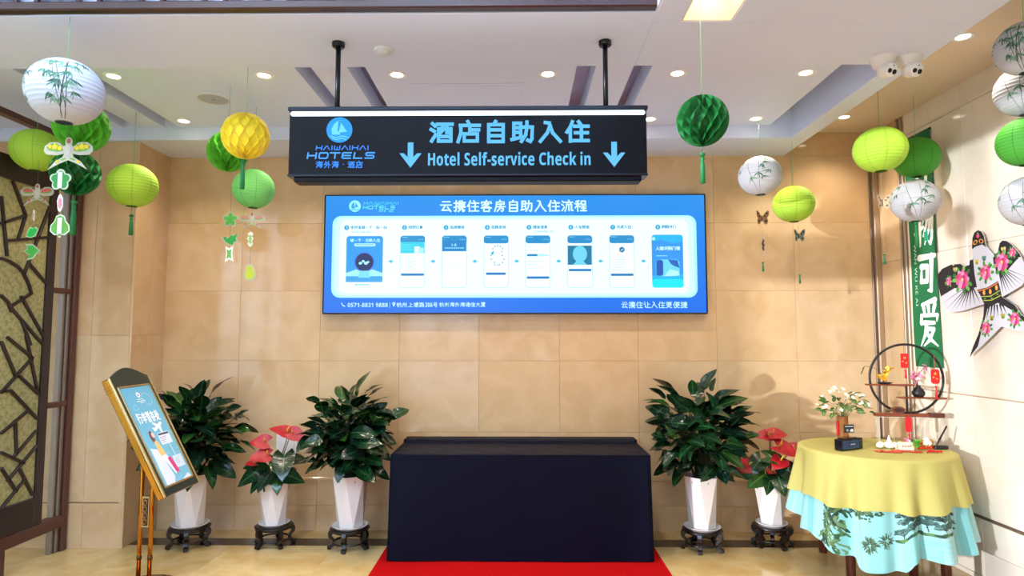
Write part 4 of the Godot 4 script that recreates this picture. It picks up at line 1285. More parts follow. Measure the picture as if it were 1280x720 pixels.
func build_round_table() -> void:
	var c := Vector3(2.43, 0, 0.88)
	var top := 0.83
	var r := 0.47
	var t := thing("round_table", "round table on dark turned legs under two tablecloths", "table", c)
	var wood := mat(rgb(66, 28, 18), 0.3)
	part("table_top", lathe(smooth(), [[0.0, top - 0.03], [r - 0.012, top - 0.03], [r - 0.012, top - 0.004], [0.0, top - 0.004]], 48), wood, t)
	for p in [[-0.19, -0.40], [0.17, 0.1], [0.22, 0.36], [-0.31, 0.24]]:
		part("leg", tube(smooth(), [Vector3(p[0] * 0.95, top - 0.03, p[1] * 0.95), Vector3(p[0], 0.4, p[1]), Vector3(p[0], 0.0, p[1])], [0.03, 0.033, 0.028], 12), wood, t)
	# the pale turquoise cloth with a printed lakeside
	var im := Image.create(2048, 512, false, Image.FORMAT_RGB8)
	im.fill(rgb(140, 200, 200))
	var g := RandomNumberGenerator.new()
	g.seed = 44
	for k in 70:
		var x := g.randf_range(0, 2048)
		c_poly(im, [Vector2(x, 0), Vector2(x + g.randf_range(20, 70), 0), Vector2(x + g.randf_range(10, 60), 512), Vector2(x - g.randf_range(0, 40), 512)], [rgb(150, 204, 204), rgb(128, 196, 198), rgb(168, 210, 210)][k % 3])
	for x0 in [120, 1170]:
		print_lakeside(im, g, x0)
	im.flip_x()
	var aqua := StandardMaterial3D.new()
	aqua.albedo_texture = picture(im)
	aqua.roughness = 0.75
	aqua.backlight_enabled = true
	aqua.backlight = Color(0.25, 0.32, 0.32)
	var under := thing("printed_tablecloth", "turquoise tablecloth printed with lakeside trees hanging below the yellow cloth", "tablecloth", c)
	var hem := func(a: float) -> float:
		# lower in front, lifted at the sides
		var deg := fposmod(rad_to_deg(a), 360.0)
		var knots := [[0, 0.36], [35, 0.3], [60, 0.25], [98, 0.245], [104, 0.18], [122, 0.17], [140, 0.21], [150, 0.27], [172, 0.31], [208, 0.44], [260, 0.4], [310, 0.3], [360, 0.36]]
		for i in knots.size() - 1:
			if deg <= knots[i + 1][0]:
				return lerpf(knots[i][1], knots[i + 1][1], smoothstep(0.0, 1.0, (deg - knots[i][0]) / float(knots[i + 1][0] - knots[i][0])))
		return 0.36
	var drape := func(u: float, v: float) -> Vector3:
		var a := TAU * u
		var h: float = hem.call(a)
		var y: float = lerpf(top - 0.012, h, v)
		var d: float = top - y
		var rr: float = r - 0.004 + cloth_fold(a, d) * 0.94
		return limit(c, Vector3(cos(a) * rr, y, sin(a) * rr))
	part("cloth", sheet(smooth(), 192, 24, drape), aqua, under)
	# the yellow cloth on top
	var weave := StandardMaterial3D.new()
	weave.albedo_texture = noise_tex(31, 0.09, [rgb(178, 168, 88), rgb(190, 180, 100), rgb(196, 186, 108)], [0.0, 0.5, 1.0], 0.0, 512)
	weave.uv1_triplanar = true
	weave.uv1_scale = Vector3.ONE * 5.0
	weave.roughness = 0.8
	weave.backlight_enabled = true
	weave.backlight = Color(0.22, 0.2, 0.1)
	var over := thing("yellow_tablecloth", "yellow-green cotton tablecloth spread over the round table", "tablecloth", c)
	var hem2 := func(a: float) -> float:
		return 0.545 + 0.012 * sin(a * 7.0) + 0.03 * sin(a + 2.6)
	var st := smooth()
	var drape2 := func(u: float, v: float) -> Vector3:
		var a := TAU * u
		if v < 0.4:
			var rr := (r + 0.006) * v / 0.4
			return Vector3(cos(a) * rr, top + 0.0015 * sin(rr * 40.0 + a * 3.0) * v, sin(a) * rr)
		var s := (v - 0.4) / 0.6
		var y: float = lerpf(top - 0.004, hem2.call(a), s)
		var d: float = top - y
		var rr2: float = r + 0.01 + cloth_fold(a, d)
		return limit(c, Vector3(cos(a) * rr2, y, sin(a) * rr2))
	part("cloth", sheet(st, 192, 40, drape2), weave, over)
	build_table_things(top)

func limit(c: Vector3, p: Vector3) -> Vector3:
	# where the table stands close to the side wall the cloth hangs against it
	return Vector3(minf(p.x, 3.008 - c.x), p.y, p.z)

func print_lakeside(im: Image, g: RandomNumberGenerator, x0: float) -> void:
	# rocks at the left, a spray of pine, round-headed trees over the water
	for k in 110:
		var p := Vector2(x0 + g.randf_range(0, 80), g.randf_range(240, 500))
		var e := Vector2(g.randf_range(-18, 30), g.randf_range(16, 46))
		c_line(im, [p, p + e * 0.5 + Vector2(g.randf_range(-8, 8), 0), p + e], g.randf_range(4, 11), [rgb(52, 84, 52), rgb(84, 116, 70), rgb(30, 56, 40), rgb(112, 140, 96)][k % 4])
	for k in 9:
		var p := Vector2(x0 + 90 + g.randf_range(0, 110), 240 + g.randf_range(0, 40))
		for j in 12:
			c_ellipse(im, p + Vector2(g.randf_range(-30, 30), g.randf_range(-9, 9)), g.randf_range(4, 8), g.randf_range(3, 5), [rgb(58, 92, 62), rgb(94, 120, 74), rgb(40, 70, 50)][j % 3], 8)
	for k in 260:
		var a := g.randf_range(0, TAU)
		var c := Vector2(x0 + 180, 390) if k % 3 else Vector2(x0 + 235, 370)
		var d := Vector2(cos(a) * g.randf_range(6, 34), sin(a) * g.randf_range(6, 44))
		c_line(im, [c + d * 0.5, c + d], 2.4, [rgb(44, 70, 50), rgb(76, 104, 68)][k % 2], false)
	for k in 24:
		var p := Vector2(x0 + 300 + (k % 8) * 32 + g.randf_range(-8, 8), 250 + (k / 8) * 40 + g.randf_range(-12, 12))
		var r := g.randf_range(26, 40)
		var dark: Color = [rgb(30, 62, 58), rgb(46, 84, 78), rgb(60, 104, 96)][k % 3]
		for j in 90:
			var a := g.randf_range(PI * 0.9, TAU * 1.02)
			var e := p + Vector2(cos(a) * r, sin(a) * r * 0.8) * sqrt(g.randf())
			if j % 4 == 0:
				c_line(im, [p + Vector2(0, r * 0.35), p.lerp(e, 0.6), e], 1.6, dark.darkened(0.3), false)
			c_ellipse(im, e, 4.6, 3.6, dark if j % 3 else dark.lightened(0.2), 7)
		c_line(im, [p + Vector2(0, r * 0.2), p + Vector2(g.randf_range(-5, 5), r * 1.5)], 2.4, rgb(40, 56, 50))
	for k in 16:
		c_ellipse(im, Vector2(x0 + 280 + k * 17, 372 + g.randf_range(-6, 6)), 15, 8, [rgb(58, 98, 62), rgb(92, 130, 72), rgb(40, 70, 54)][k % 3])
	for k in 26:
		var y := 392 + k * 4.0
		var x := x0 + 280 + g.randf_range(0, 160)
		c_line(im, [Vector2(x, y), Vector2(x + g.randf_range(30, 110), y)], 1.8, [rgb(110, 206, 214), rgb(150, 224, 228)][k % 2], false)

func blossom(parent: Node3D, called: String, g: RandomNumberGenerator, c: Vector3, spread: Vector3, n: int, size: float, cols: Array) -> void:
	for k in n:
		var p := c + Vector3(g.randf_range(-1, 1) * spread.x, g.randf_range(-1, 1) * spread.y, g.randf_range(-1, 1) * spread.z)
		var st := smooth()
		for j in 5:
			var a := TAU * j / 5.0 + g.randf()
			var d := Vector3(cos(a), 0.4, sin(a)) * size
			sheet(st, 2, 2, func(u: float, v: float) -> Vector3:
				var w := (u - 0.5) * size * 1.1 * sin(PI * clampf(v * 0.85 + 0.1, 0, 1))
				return d * v + Vector3(-sin(a), 0, cos(a)) * w)
		var o := part(called, st, cols[k % cols.size()], parent, p)
		o.rotation = Vector3(g.randf_range(0.2, 1.4), g.randf_range(-1, 1), g.randf_range(-0.6, 0.6))

func tassel(parent: Node3D, at: Vector3, length: float, r: float, m: Material) -> void:
	var o := part("tassel", lathe(smooth(), [[0.0, 0.0], [r * 0.6, -r * 0.3], [r * 0.8, -r], [r * 0.55, -r * 1.8], [r * 0.85, -r * 3.0], [r * 1.0, -length], [0.0, -length]], 12), m, parent, at)
	part("knot", lathe(smooth(), [[0.0, r * 1.6], [r * 0.9, r * 1.2], [r * 1.1, r * 0.6], [r * 0.7, 0.0], [0.0, -r * 0.2]], 10), m, o)

func build_table_things(top: float) -> void:
	var g := RandomNumberGenerator.new()
	g.seed = 90
	var y := top + 0.003
	# clear risers under the ring shelf
	var clear := StandardMaterial3D.new()
	clear.albedo_color = Color(0.97, 0.96, 0.88, 0.3)
	clear.transparency = BaseMaterial3D.TRANSPARENCY_ALPHA
	clear.roughness = 0.02
	var ri := thing("acrylic_riser", "clear acrylic riser that lifts the ring shelf off the yellow cloth", "riser", Vector3(2.66, y, 0.83), -0.14)
	part("shelf_plate", block(-0.17, 0.2, 0.196, 0.202, -0.03, 0.03, 0.001), clear, ri)
	for x in [-0.16, 0.19]:
		part("side_plate", block(x - 0.004, x + 0.004, 0.0, 0.196, -0.027, 0.027, 0.001), clear, ri)
	for x in [-0.08, 0.1]:
		var curve := []
		for k in 13:
			var f := k / 12.0
			curve.append(Vector2(x + 0.055 - 0.05 * sin(PI * f), 0.196 * f))
		part("bowed_plate", sheet(smooth(), 12, 1, func(u: float, v: float) -> Vector3:
			var p: Vector2 = curve[int(round(u * 12.0))]
			return Vector3(p.x, p.y, -0.026 + 0.052 * v)), clear, ri)
	# ring shelf
	var turn := -0.14
	var ring := thing("ring_shelf", "round dark ring shelf with stepped wooden boards on a wooden foot", "shelf", Vector3(2.7, y + 0.202, 0.83), turn)
	var iron := mat(rgb(26, 22, 22), 0.4)
	var red_wood := mat(rgb(128, 62, 36), 0.4)
	part("foot_board", block(-0.215, 0.2, 0.0, 0.022, -0.03, 0.03, 0.003), red_wood, ring)
	part("foot_block", block(0.13, 0.215, -0.0, 0.03, -0.012, 0.05, 0.003), mat(rgb(82, 38, 24), 0.4), ring)
	var loop := []
	for k in 49:
		var a := TAU * k / 48.0
		loop.append(Vector3(cos(a) * 0.238, 0.262 + sin(a) * 0.238, 0))
	part("ring", tube(smooth(), loop, 0.0085, 10, false), iron, ring)
	var upper := part("board", block(-0.262, 0.045, 0.208, 0.219, -0.028, 0.028, 0.002), red_wood, ring)
	upper.position = Vector3(0, 0.004, 0)
	part("board", block(-0.06, 0.245, 0.125, 0.135, -0.028, 0.028, 0.002), red_wood, ring)
	part("post", block(-0.008, 0.003, 0.02, 0.21, -0.006, 0.006, 0.001), iron, ring)
	var rx := ring.transform
	# dish of yellow orchids, black vase with pink blossom
	var dish := thing("flower_dish", "small dark dish of yellow orchids on the ring shelf", "flowers", rx * Vector3(-0.14, 0.223, 0.0), turn)
	part("dish", lathe(smooth(), [[0.0, 0.0], [0.03, 0.0], [0.05, 0.012], [0.052, 0.012], [0.03, 0.006], [0.0, 0.006]], 24), mat(rgb(36, 34, 34), 0.4), dish)
	part("stem", tube(smooth(), [Vector3(0, 0.005, 0), Vector3(-0.02, 0.05, 0), Vector3(0.01, 0.09, 0.0), Vector3(0.06, 0.115, 0.0)], 0.0025, 6), mat(rgb(70, 90, 40), 0.5), dish)
	part("twig", tube(smooth(), [Vector3(-0.01, 0.06, 0), Vector3(-0.06, 0.11, 0), Vector3(-0.12, 0.125, 0)], 0.002, 6), mat(rgb(120, 110, 60), 0.5), dish)
	var yellows := [mat(rgb(240, 190, 40), 0.5), mat(rgb(250, 210, 70), 0.5), mat(rgb(226, 160, 30), 0.5)]
	blossom(dish, "orchid", g, Vector3(-0.015, 0.06, 0.01), Vector3(0.03, 0.03, 0.02), 9, 0.02, yellows)
	blossom(dish, "orchid", g, Vector3(0.045, 0.1, 0.01), Vector3(0.03, 0.014, 0.02), 5, 0.018, yellows)
	var sprig := mat(rgb(54, 84, 40), 0.5)
	var small_leaf := leaf_mesh(0.045, 0.026, 0.3, 0.2)
	for e in [[-0.12, 0.125, 0.0], [-0.13, 0.1, 0.0]]:
		var lf := part("leaf", small_leaf, sprig, dish, Vector3(e[0], e[1], e[2]))
		lf.rotation = Vector3(0.6, -1.2, 0.4)
	var vase := thing("black_vase", "round black vase of pink blossom on the lower shelf board", "vase", rx * Vector3(0.075, 0.135, 0.0), turn)
	part("body", lathe(smooth(), [[0.0, 0.0], [0.026, 0.0], [0.04, 0.018], [0.041, 0.034], [0.03, 0.056], [0.016, 0.068], [0.014, 0.078], [0.017, 0.082], [0.011, 0.078]], 28), mat(rgb(22, 22, 26), 0.45), vase)
	part("branch", tube(smooth(), [Vector3(0, 0.07, 0), Vector3(-0.01, 0.14, 0), Vector3(0.04, 0.2, 0), Vector3(0.08, 0.255, 0)], [0.003, 0.0028, 0.002, 0.0015], 6), mat(rgb(92, 60, 40), 0.6), vase)
	part("branch", tube(smooth(), [Vector3(0, 0.07, 0), Vector3(-0.03, 0.13, 0.01), Vector3(-0.02, 0.18, 0)], [0.003, 0.0025, 0.0015], 6), mat(rgb(92, 60, 40), 0.6), vase)
	var pinks := [mat(rgb(232, 140, 170), 0.5), mat(rgb(246, 190, 206), 0.5), mat(rgb(214, 96, 142), 0.5)]
	blossom(vase, "blossom", g, Vector3(-0.012, 0.135, 0.01), Vector3(0.034, 0.045, 0.02), 13, 0.017, pinks)
	blossom(vase, "blossom", g, Vector3(0.045, 0.2, 0.01), Vector3(0.018, 0.022, 0.015), 6, 0.016, pinks)
	# red tags with tassels
	var red := mat(rgb(206, 22, 30), 0.5)
	var gold := mat(rgb(226, 168, 70), 0.4, 0.3)
	var tags := [["tall red tag with a tassel hung from the top of the ring shelf", Vector3(-0.012, 0.492, 0.014), 0.05, 0.1, 0.075], ["rounded red tag with a tassel hung at the side of the ring shelf", Vector3(0.17, 0.42, 0.036), 0.055, 0.1, 0.11], ["red tag hung in front of the acrylic riser under the ring shelf", Vector3(-0.016, 0.015, 0.04), 0.042, 0.105, 0.05]]
	for i in 3:
		var e: Array = tags[i]
		var k := thing("red_tag", e[0], "tag", rx * e[1], turn, "red tags on the ring shelf")
		part("cord", tube(smooth(), [Vector3(0, -0.055 if i == 0 else (-0.09 if i == 1 else -0.012), 0), Vector3(0, 0.004, 0)], 0.0015, 6), red, k)
		var y0: float = -0.155 if i == 0 else (-0.19 if i == 1 else -0.115)
		var xf := Transform3D(Basis(), Vector3(0, y0 + 0.05, 0))
		part("card", prism(flat(), rounded(e[2], e[3], 0.006 if i == 0 else 0.018), 0.004, xf), red, k)
		for j in (3 if i < 2 else 0):
			part("gilt_mark", prism(flat(), disc(0.006 if j else 0.009, 8), 0.0015, Transform3D(Basis(), Vector3([0.0, -0.012, 0.01][j], y0 + [0.07, 0.045, 0.035][j], 0.0035))), gold, k)
		part("lower_cord", tube(smooth(), [Vector3(0, y0, 0), Vector3(0, y0 - 0.022, 0)], 0.0015, 6), red, k)
		tassel(k, Vector3(0.004, y0 - 0.026, 0), e[4] - 0.03, 0.008, red)
	# carved ornament with greenery in front of the foot board
	var orn := thing("carved_ornament", "brown eight-sided carved ornament with greenery on the shelf foot", "ornament", rx * Vector3(-0.07, 0.022, 0.0), turn)
	var oct := []
	for k in 8:
		oct.append([0.05 * cos(TAU * (k + 0.5) / 8), 0.024 + 0.026 * sin(TAU * (k + 0.5) / 8)])
	part("frame", prism(flat(), oct, 0.018, Transform3D(Basis(), Vector3(0, 0, 0.011))), mat(rgb(116, 66, 48), 0.5), orn)
	var oct2 := []
	for k in 8:
		oct2.append([0.034 * cos(TAU * (k + 0.5) / 8), 0.024 + 0.017 * sin(TAU * (k + 0.5) / 8)])
	part("centre", prism(flat(), oct2, 0.004, Transform3D(Basis(), Vector3(0, 0, 0.0285))), mat(rgb(60, 30, 26), 0.5), orn)
	for k in 12:
		var lf := part("leaf", small_leaf, sprig, orn, Vector3((0.05 + 0.02 * g.randf()) * (1 if k % 2 else -1), 0.006 + 0.012 * g.randf(), 0.02))
		lf.rotation = Vector3(g.randf_range(-0.6, 0.4), g.randf_range(-2, 2), 0)
		lf.scale = Vector3.ONE * 0.5
	# bamboo vase of white flowers
	var bv := thing("bamboo_vase", "brown bamboo tube vase with white blossoms and green leaves", "vase", Vector3(2.3, y, 0.72))
	part("tube", lathe(smooth(), [[0.0, 0.0], [0.036, 0.0], [0.037, 0.05], [0.039, 0.053], [0.037, 0.056], [0.038, 0.19], [0.033, 0.19], [0.033, 0.15]], 28), mat(rgb(150, 92, 36), 0.35), bv)
	var lf_m := [leaf_material(rgb(52, 92, 40), rgb(90, 132, 60), rgb(170, 190, 120)), leaf_material(rgb(70, 108, 50), rgb(140, 164, 90), rgb(214, 220, 160))]
	var stems := smooth()
	var spray_leaf := leaf_mesh(0.06, 0.034, 0.2, 0.2)
	for k in 46:
		var a := k * 2.4
		var el := g.randf_range(0.25, 1.3)
		var len := g.randf_range(0.1, 0.2)
		var d := Vector3(cos(a) * cos(el) * 1.05, sin(el) * 0.86, sin(a) * cos(el) * 0.8)
		var p := Vector3(0, 0.185, 0) + d * len
		var o := part("leaf", spray_leaf, lf_m[k % 2], bv, p)
		o.rotation = Vector3(g.randf_range(-0.8, 0.5), PI / 2 - a + g.randf_range(-0.6, 0.6), g.randf_range(-0.8, 0.8))
		if k % 3 == 0:
			tube(stems, [Vector3(0, 0.15, 0), Vector3(0, 0.185, 0) + d * len * 0.5 + Vector3(0, 0.02, 0), p], 0.0018, 5, false)
	part("stems", stems, mat(rgb(86, 100, 50), 0.5), bv)
	var whites := [mat(rgb(250, 248, 232), 0.5), mat(rgb(244, 240, 214), 0.5)]
	for k in 18:
		var a := k * 2.4 + 0.7
		var el := g.randf_range(0.3, 1.4)
		blossom(bv, "flower", g, Vector3(cos(a) * cos(el) * 0.2, 0.19 + sin(el) * 0.2, sin(a) * cos(el) * 0.14), Vector3.ONE * 0.01, 2, 0.014, whites)
	var band := part("red_sash", block(-0.05, -0.03, 0.06, 0.16, 0.004, 0.02, 0.004), red, bv)
	band.set_meta("label", "red sash tied to the tube")
	# black box with a glossy blue face, and a small black sign on it
	var bx := thing("black_box", "low black box with a glossy face on the yellow cloth", "box", Vector3(2.215, y, 0.965), 0.5)
	part("body", block(-0.11, 0.11, 0.0, 0.074, -0.03, 0.03, 0.005), mat(rgb(14, 16, 22), 0.2), bx)
	var gloss := mat(rgb(40, 84, 128), 0.12, 0.3)
	part("front_panel", block(-0.098, 0.07, 0.01, 0.064, 0.029, 0.0325, 0.001), gloss, bx)
	part("label_strip", block(-0.025, 0.02, 0.036, 0.041, 0.032, 0.0335), mat(rgb(190, 205, 220), 0.4), bx)
	part("lid", block(-0.08, 0.06, 0.073, 0.079, -0.022, 0.022, 0.002), mat(rgb(22, 24, 30), 0.25), bx)
	var sg := thing("small_sign", "small black card sign standing on the low black box", "sign", Vector3(2.225, y + 0.079, 0.955), 0.15)
	part("stem", tube(smooth(), [Vector3(0, 0, 0), Vector3(0, 0.034, 0)], 0.004, 8), mat(rgb(180, 140, 80), 0.4, 0.5), sg)
	part("card", block(-0.037, 0.037, 0.03, 0.084, -0.003, 0.003, 0.001), mat(rgb(20, 20, 24), 0.3), sg)
	part("print_line", block(-0.03, 0.03, 0.068, 0.075, 0.003, 0.0036), mat(rgb(170, 170, 175), 0.5), sg)
	part("print_mark", prism(flat(), [[0.006, 0.036], [0.032, 0.036], [0.03, 0.052], [0.02, 0.056], [0.008, 0.05]], 0.0006, Transform3D(Basis(), Vector3(0, 0, 0.003))), mat(rgb(215, 215, 215), 0.5), sg)
	part("print_mark", prism(flat(), disc(0.009, 14), 0.0006, Transform3D(Basis(), Vector3(-0.012, 0.046, 0.003))), mat(rgb(150, 150, 155), 0.5), sg)
	# small white and pink crafts, a card, red packets, a knot, a brush pen
	var craft := thing("paper_flowers", "cluster of white and pink paper flowers on the yellow cloth", "ornament", Vector3(2.54, y, 0.915))
	for k in 9:
		var px := -0.09 + 0.024 * k
		part("petal_ball", lathe(smooth(), [[0.0, 0.0], [0.02, 0.006], [0.026, 0.018], [0.018, 0.034], [0.0, 0.042]], 9), whites[k % 2], craft, Vector3(px, 0.002, g.randf_range(-0.02, 0.02)))
	part("steeple", lathe(smooth(), [[0.0, 0.0], [0.02, 0.0], [0.022, 0.03], [0.012, 0.05], [0.006, 0.075], [0.0, 0.09]], 12), whites[0], craft, Vector3(-0.02, 0.0, -0.01))
	blossom(craft, "pink_flower", g, Vector3(0.07, 0.045, 0.0), Vector3(0.03, 0.012, 0.01), 5, 0.018, pinks)
	var cd := thing("white_card", "folded cream card with red writing beside the paper flowers", "card", Vector3(2.575, y, 0.99), 0.1)
	var cream := mat(rgb(246, 238, 206), 0.7)
	part("panel", box(flat(), Vector3(0, 0.026, 0.012), Vector3(0.105, 0.055, 0.002), 0.0005, Basis(Vector3.RIGHT, -0.35)), cream, cd)
	part("panel", box(flat(), Vector3(0, 0.026, -0.012), Vector3(0.105, 0.055, 0.002), 0.0005, Basis(Vector3.RIGHT, 0.35)), cream, cd)
	for k in 4:
		part("writing", tube(smooth(), [Vector3(-0.028 + k * 0.018, 0.02, 0.0165), Vector3(-0.022 + k * 0.018, 0.034, 0.0115), Vector3(-0.016 + k * 0.018, 0.022, 0.0158)], 0.0013, 5), mat(rgb(186, 60, 70), 0.6), cd)
	var gr := thing("green_ornament", "small bright green leafy ornament between the card and red box", "ornament", Vector3(2.65, y, 1.0))
	for k in 12:
		var lf := part("leaf", small_leaf, mat(rgb(110, 190, 60), 0.5), gr, Vector3(0, 0.01 + 0.004 * k, 0))
		lf.rotation = Vector3(-0.9 + 0.1 * (k % 4), k * 2.4, 0)
	var rbx := thing("red_gift_card", "upright red card with a white figure in front", "card", Vector3(2.735, y, 0.95), 0.2)
	part("card", block(-0.058, 0.058, 0.0, 0.062, -0.006, 0.006, 0.002), mat(rgb(222, 58, 34), 0.5), rbx)
	part("gilt_band", block(-0.054, 0.054, 0.05, 0.062, 0.0055, 0.0075), gold, rbx)
	for k in 3:
		part("figure_ball", lathe(smooth(), [[0.0, -0.02], [0.014, -0.012], [0.02, 0.0], [0.014, 0.014], [0.0, 0.02]], 16), whites[0], rbx, [Vector3(0.0, 0.06, 0.012), Vector3(-0.012, 0.04, 0.018), Vector3(0.012, 0.04, 0.018)][k])
	for k in 5:
		part("gilt_mark", prism(flat(), disc(0.005, 8), 0.001, Transform3D(Basis(), Vector3(-0.04 + k * 0.02, 0.014 + 0.006 * (k % 2), 0.006))), mat(rgb(240, 130, 70), 0.5), rbx)
	var packets := [[2.385, 1.04, 0.5, 0.075, "slim red paper packet nearest the low black box"], [2.445, 1.07, -0.25, 0.11, "long red paper packet lying next to the slim one"], [2.53, 1.04, -0.2, 0.12, "red paper packet lying in front of the cream card"], [2.6, 1.07, 0.0, 0.065, "short red paper packet below the red gift card"]]
	for e in packets:
		var p := thing("red_packet", e[4], "packet", Vector3(e[0], y, e[1]), e[2], "red paper packets on the yellow cloth")
		part("paper", block(-e[3] / 2, e[3] / 2, 0.0, 0.006, -0.022, 0.022, 0.002), mat(rgb(200, 58, 38), 0.5), p)
		part("flap", block(-e[3] / 2 + 0.006, -e[3] / 2 + 0.02, 0.0055, 0.008, -0.018, 0.018, 0.001), mat(rgb(226, 120, 60), 0.5), p)
	var kn := thing("red_knot", "small red cord knot with a tassel at the edge of the table", "ornament", Vector3(2.705, y, 1.08))
	part("knot", tube(smooth(), [Vector3(-0.03, 0.006, 0), Vector3(0.0, 0.01, -0.02), Vector3(0.03, 0.006, 0.0), Vector3(0.0, 0.01, 0.02), Vector3(-0.03, 0.008, -0.004), Vector3(-0.05, 0.006, 0.02)], 0.006, 8), red, kn)
	part("tassel", tube(smooth(), [Vector3(0.03, 0.006, 0.0), Vector3(0.05, 0.006, -0.006), Vector3(0.062, 0.005, 0.0)], [0.006, 0.007, 0.008], 8), red, kn)
	var pen := thing("brush_pen", "black brush pen propped up behind the red gift card", "pen", Vector3(2.84, y, 0.95))
	part("handle", tube(smooth(), [Vector3(-0.04, 0.006, 0), Vector3(0.0, 0.062, -0.01), Vector3(0.06, 0.15, -0.02)], [0.004, 0.006, 0.005], 8), mat(rgb(22, 22, 24), 0.4), pen)
	part("rest", box(flat(), Vector3(0.0, 0.012, 0), Vector3(0.09, 0.024, 0.03), 0.004), mat(rgb(26, 26, 28), 0.5), pen)

# ------------------------------------------------------------------ the lattice screen at the left

func build_lattice_screen() -> void:
	var t := thing("lattice_screen", "dark timber lattice screen with olive glass standing by the stone pier", "screen", Vector3(-3.42, 0, 0))
	var dark := mat(rgb(44, 32, 34), 0.35)
	var brown := mat(rgb(84, 48, 40), 0.35)
	var steel := mat(rgb(150, 142, 134), 0.3, 0.7)
	part("end_post", block(-0.06, 0.02, 0.0, 3.1, 0.49, 0.545, 0.006), brown, t)
	part("channel", block(-0.05, 0.0, 0.0, 3.1, 0.55, 0.585, 0.004), steel, t)
	part("channel", block(-0.05, -0.01, 0.0, 3.1, 0.595, 0.62, 0.004), steel, t)
	part("lower_rail", block(-0.05, 0.02, 0.18, 0.268, 0.545, 2.2, 0.006), brown, t)
	for y in [1.09, 1.93]:
		part("cross_bar", block(-0.03, 0.01, y - 0.02, y + 0.02, 0.545, 0.77, 0.004), brown, t)
	part("foot", block(-0.05, 0.02, 0.0, 0.18, 1.07, 1.14, 0.005), brown, t)
	part("foot", block(-0.05, 0.02, 0.0, 0.18, 2.12, 2.19, 0.005), brown, t)
	part("header", block(-0.05, 0.02, 3.06, 3.1, 0.545, 2.2, 0.005), brown, t)
	# the leaf: stiles, rails, glass, broken-ice bars
	part("stile", block(-0.02, 0.02, 0.27, 2.8, 0.757, 0.83, 0.004), dark, t)
	part("stile", block(-0.02, 0.02, 0.27, 2.8, 1.75, 1.82, 0.004), dark, t)
	part("rail", block(-0.02, 0.02, 2.64, 2.8, 0.83, 1.75, 0.004), dark, t)
	part("rail", block(-0.02, 0.02, 0.27, 0.465, 0.83, 1.75, 0.004), dark, t)
	var glass := StandardMaterial3D.new()
	glass.albedo_texture = noise_tex(61, 0.03, [rgb(140, 136, 86), rgb(172, 168, 112), rgb(196, 190, 136), rgb(160, 154, 102)], [0.0, 0.4, 0.7, 1.0], 12.0, 512)
	glass.uv1_triplanar = true
	glass.uv1_scale = Vector3.ONE * 1.6
	glass.roughness = 0.35
	glass.backlight_enabled = true
	glass.backlight = Color(0.4, 0.4, 0.25)
	part("glass", block(-0.006, 0.002, 0.46, 2.65, 0.825, 1.755), glass, t)
	var bars := [
		[1.251, 2.334, 1.049, 2.424], [1.197, 2.226, 0.814, 2.310], [1.264, 2.507, 1.190, 2.130], [0.818, 2.560, 1.034, 2.019], [1.176, 2.631, 1.049, 2.424, 1.105, 2.246],
		[1.234, 2.103, 1.16, 2.09, 1.091, 2.063, 1.045, 2.03, 1.006, 1.980, 0.98, 1.94, 0.960, 1.890, 1.130, 1.791], [1.216, 1.859, 1.156, 1.818, 1.123, 1.760], [0.995, 2.097, 0.830, 1.975],
		[1.047, 1.862, 0.823, 1.592], [1.130, 1.782, 0.824, 1.533], [1.027, 1.691, 0.941, 1.535], [1.144, 1.584, 0.916, 1.442, 1.169, 1.223], [1.193, 1.553, 1.051, 1.317],
		[0.984, 1.594, 0.846, 1.188], [1.019, 1.319, 0.846, 1.188], [1.169, 1.231, 1.092, 1.230, 0.841, 1.013], [0.924, 1.081, 1.149, 0.957], [1.036, 1.007, 1.013, 0.800],
		[0.844, 0.927, 1.033, 0.783], [1.140, 0.829, 0.942, 0.724], [0.836, 0.818, 1.074, 0.634], [1.132, 0.727, 0.994, 0.544], [0.925, 0.607, 1.113, 0.466], [0.972, 0.684, 0.846, 0.487]]
	for mirror in 2:
		for b in bars:
			var st := flat()
			for i in range(0, b.size() - 2, 2):
				var p := Vector3(0.004, b[i + 1], b[i] if mirror == 0 else 2.58 - b[i])
				var q := Vector3(0.004, b[i + 3], b[i + 2] if mirror == 0 else 2.58 - b[i + 2])
				var d := (q - p).normalized()
				box(st, (p + q) / 2, Vector3(0.03, 0.019, (q - p).length() + 0.012), 0.003, Basis(Vector3.RIGHT, d.cross(Vector3.RIGHT).normalized() * -1.0, d) if false else Basis(Vector3.RIGHT, d.cross(Vector3.RIGHT), d))
			part("lattice_bar", st, dark, t)

# ------------------------------------------------------------------ the tilted poster stand

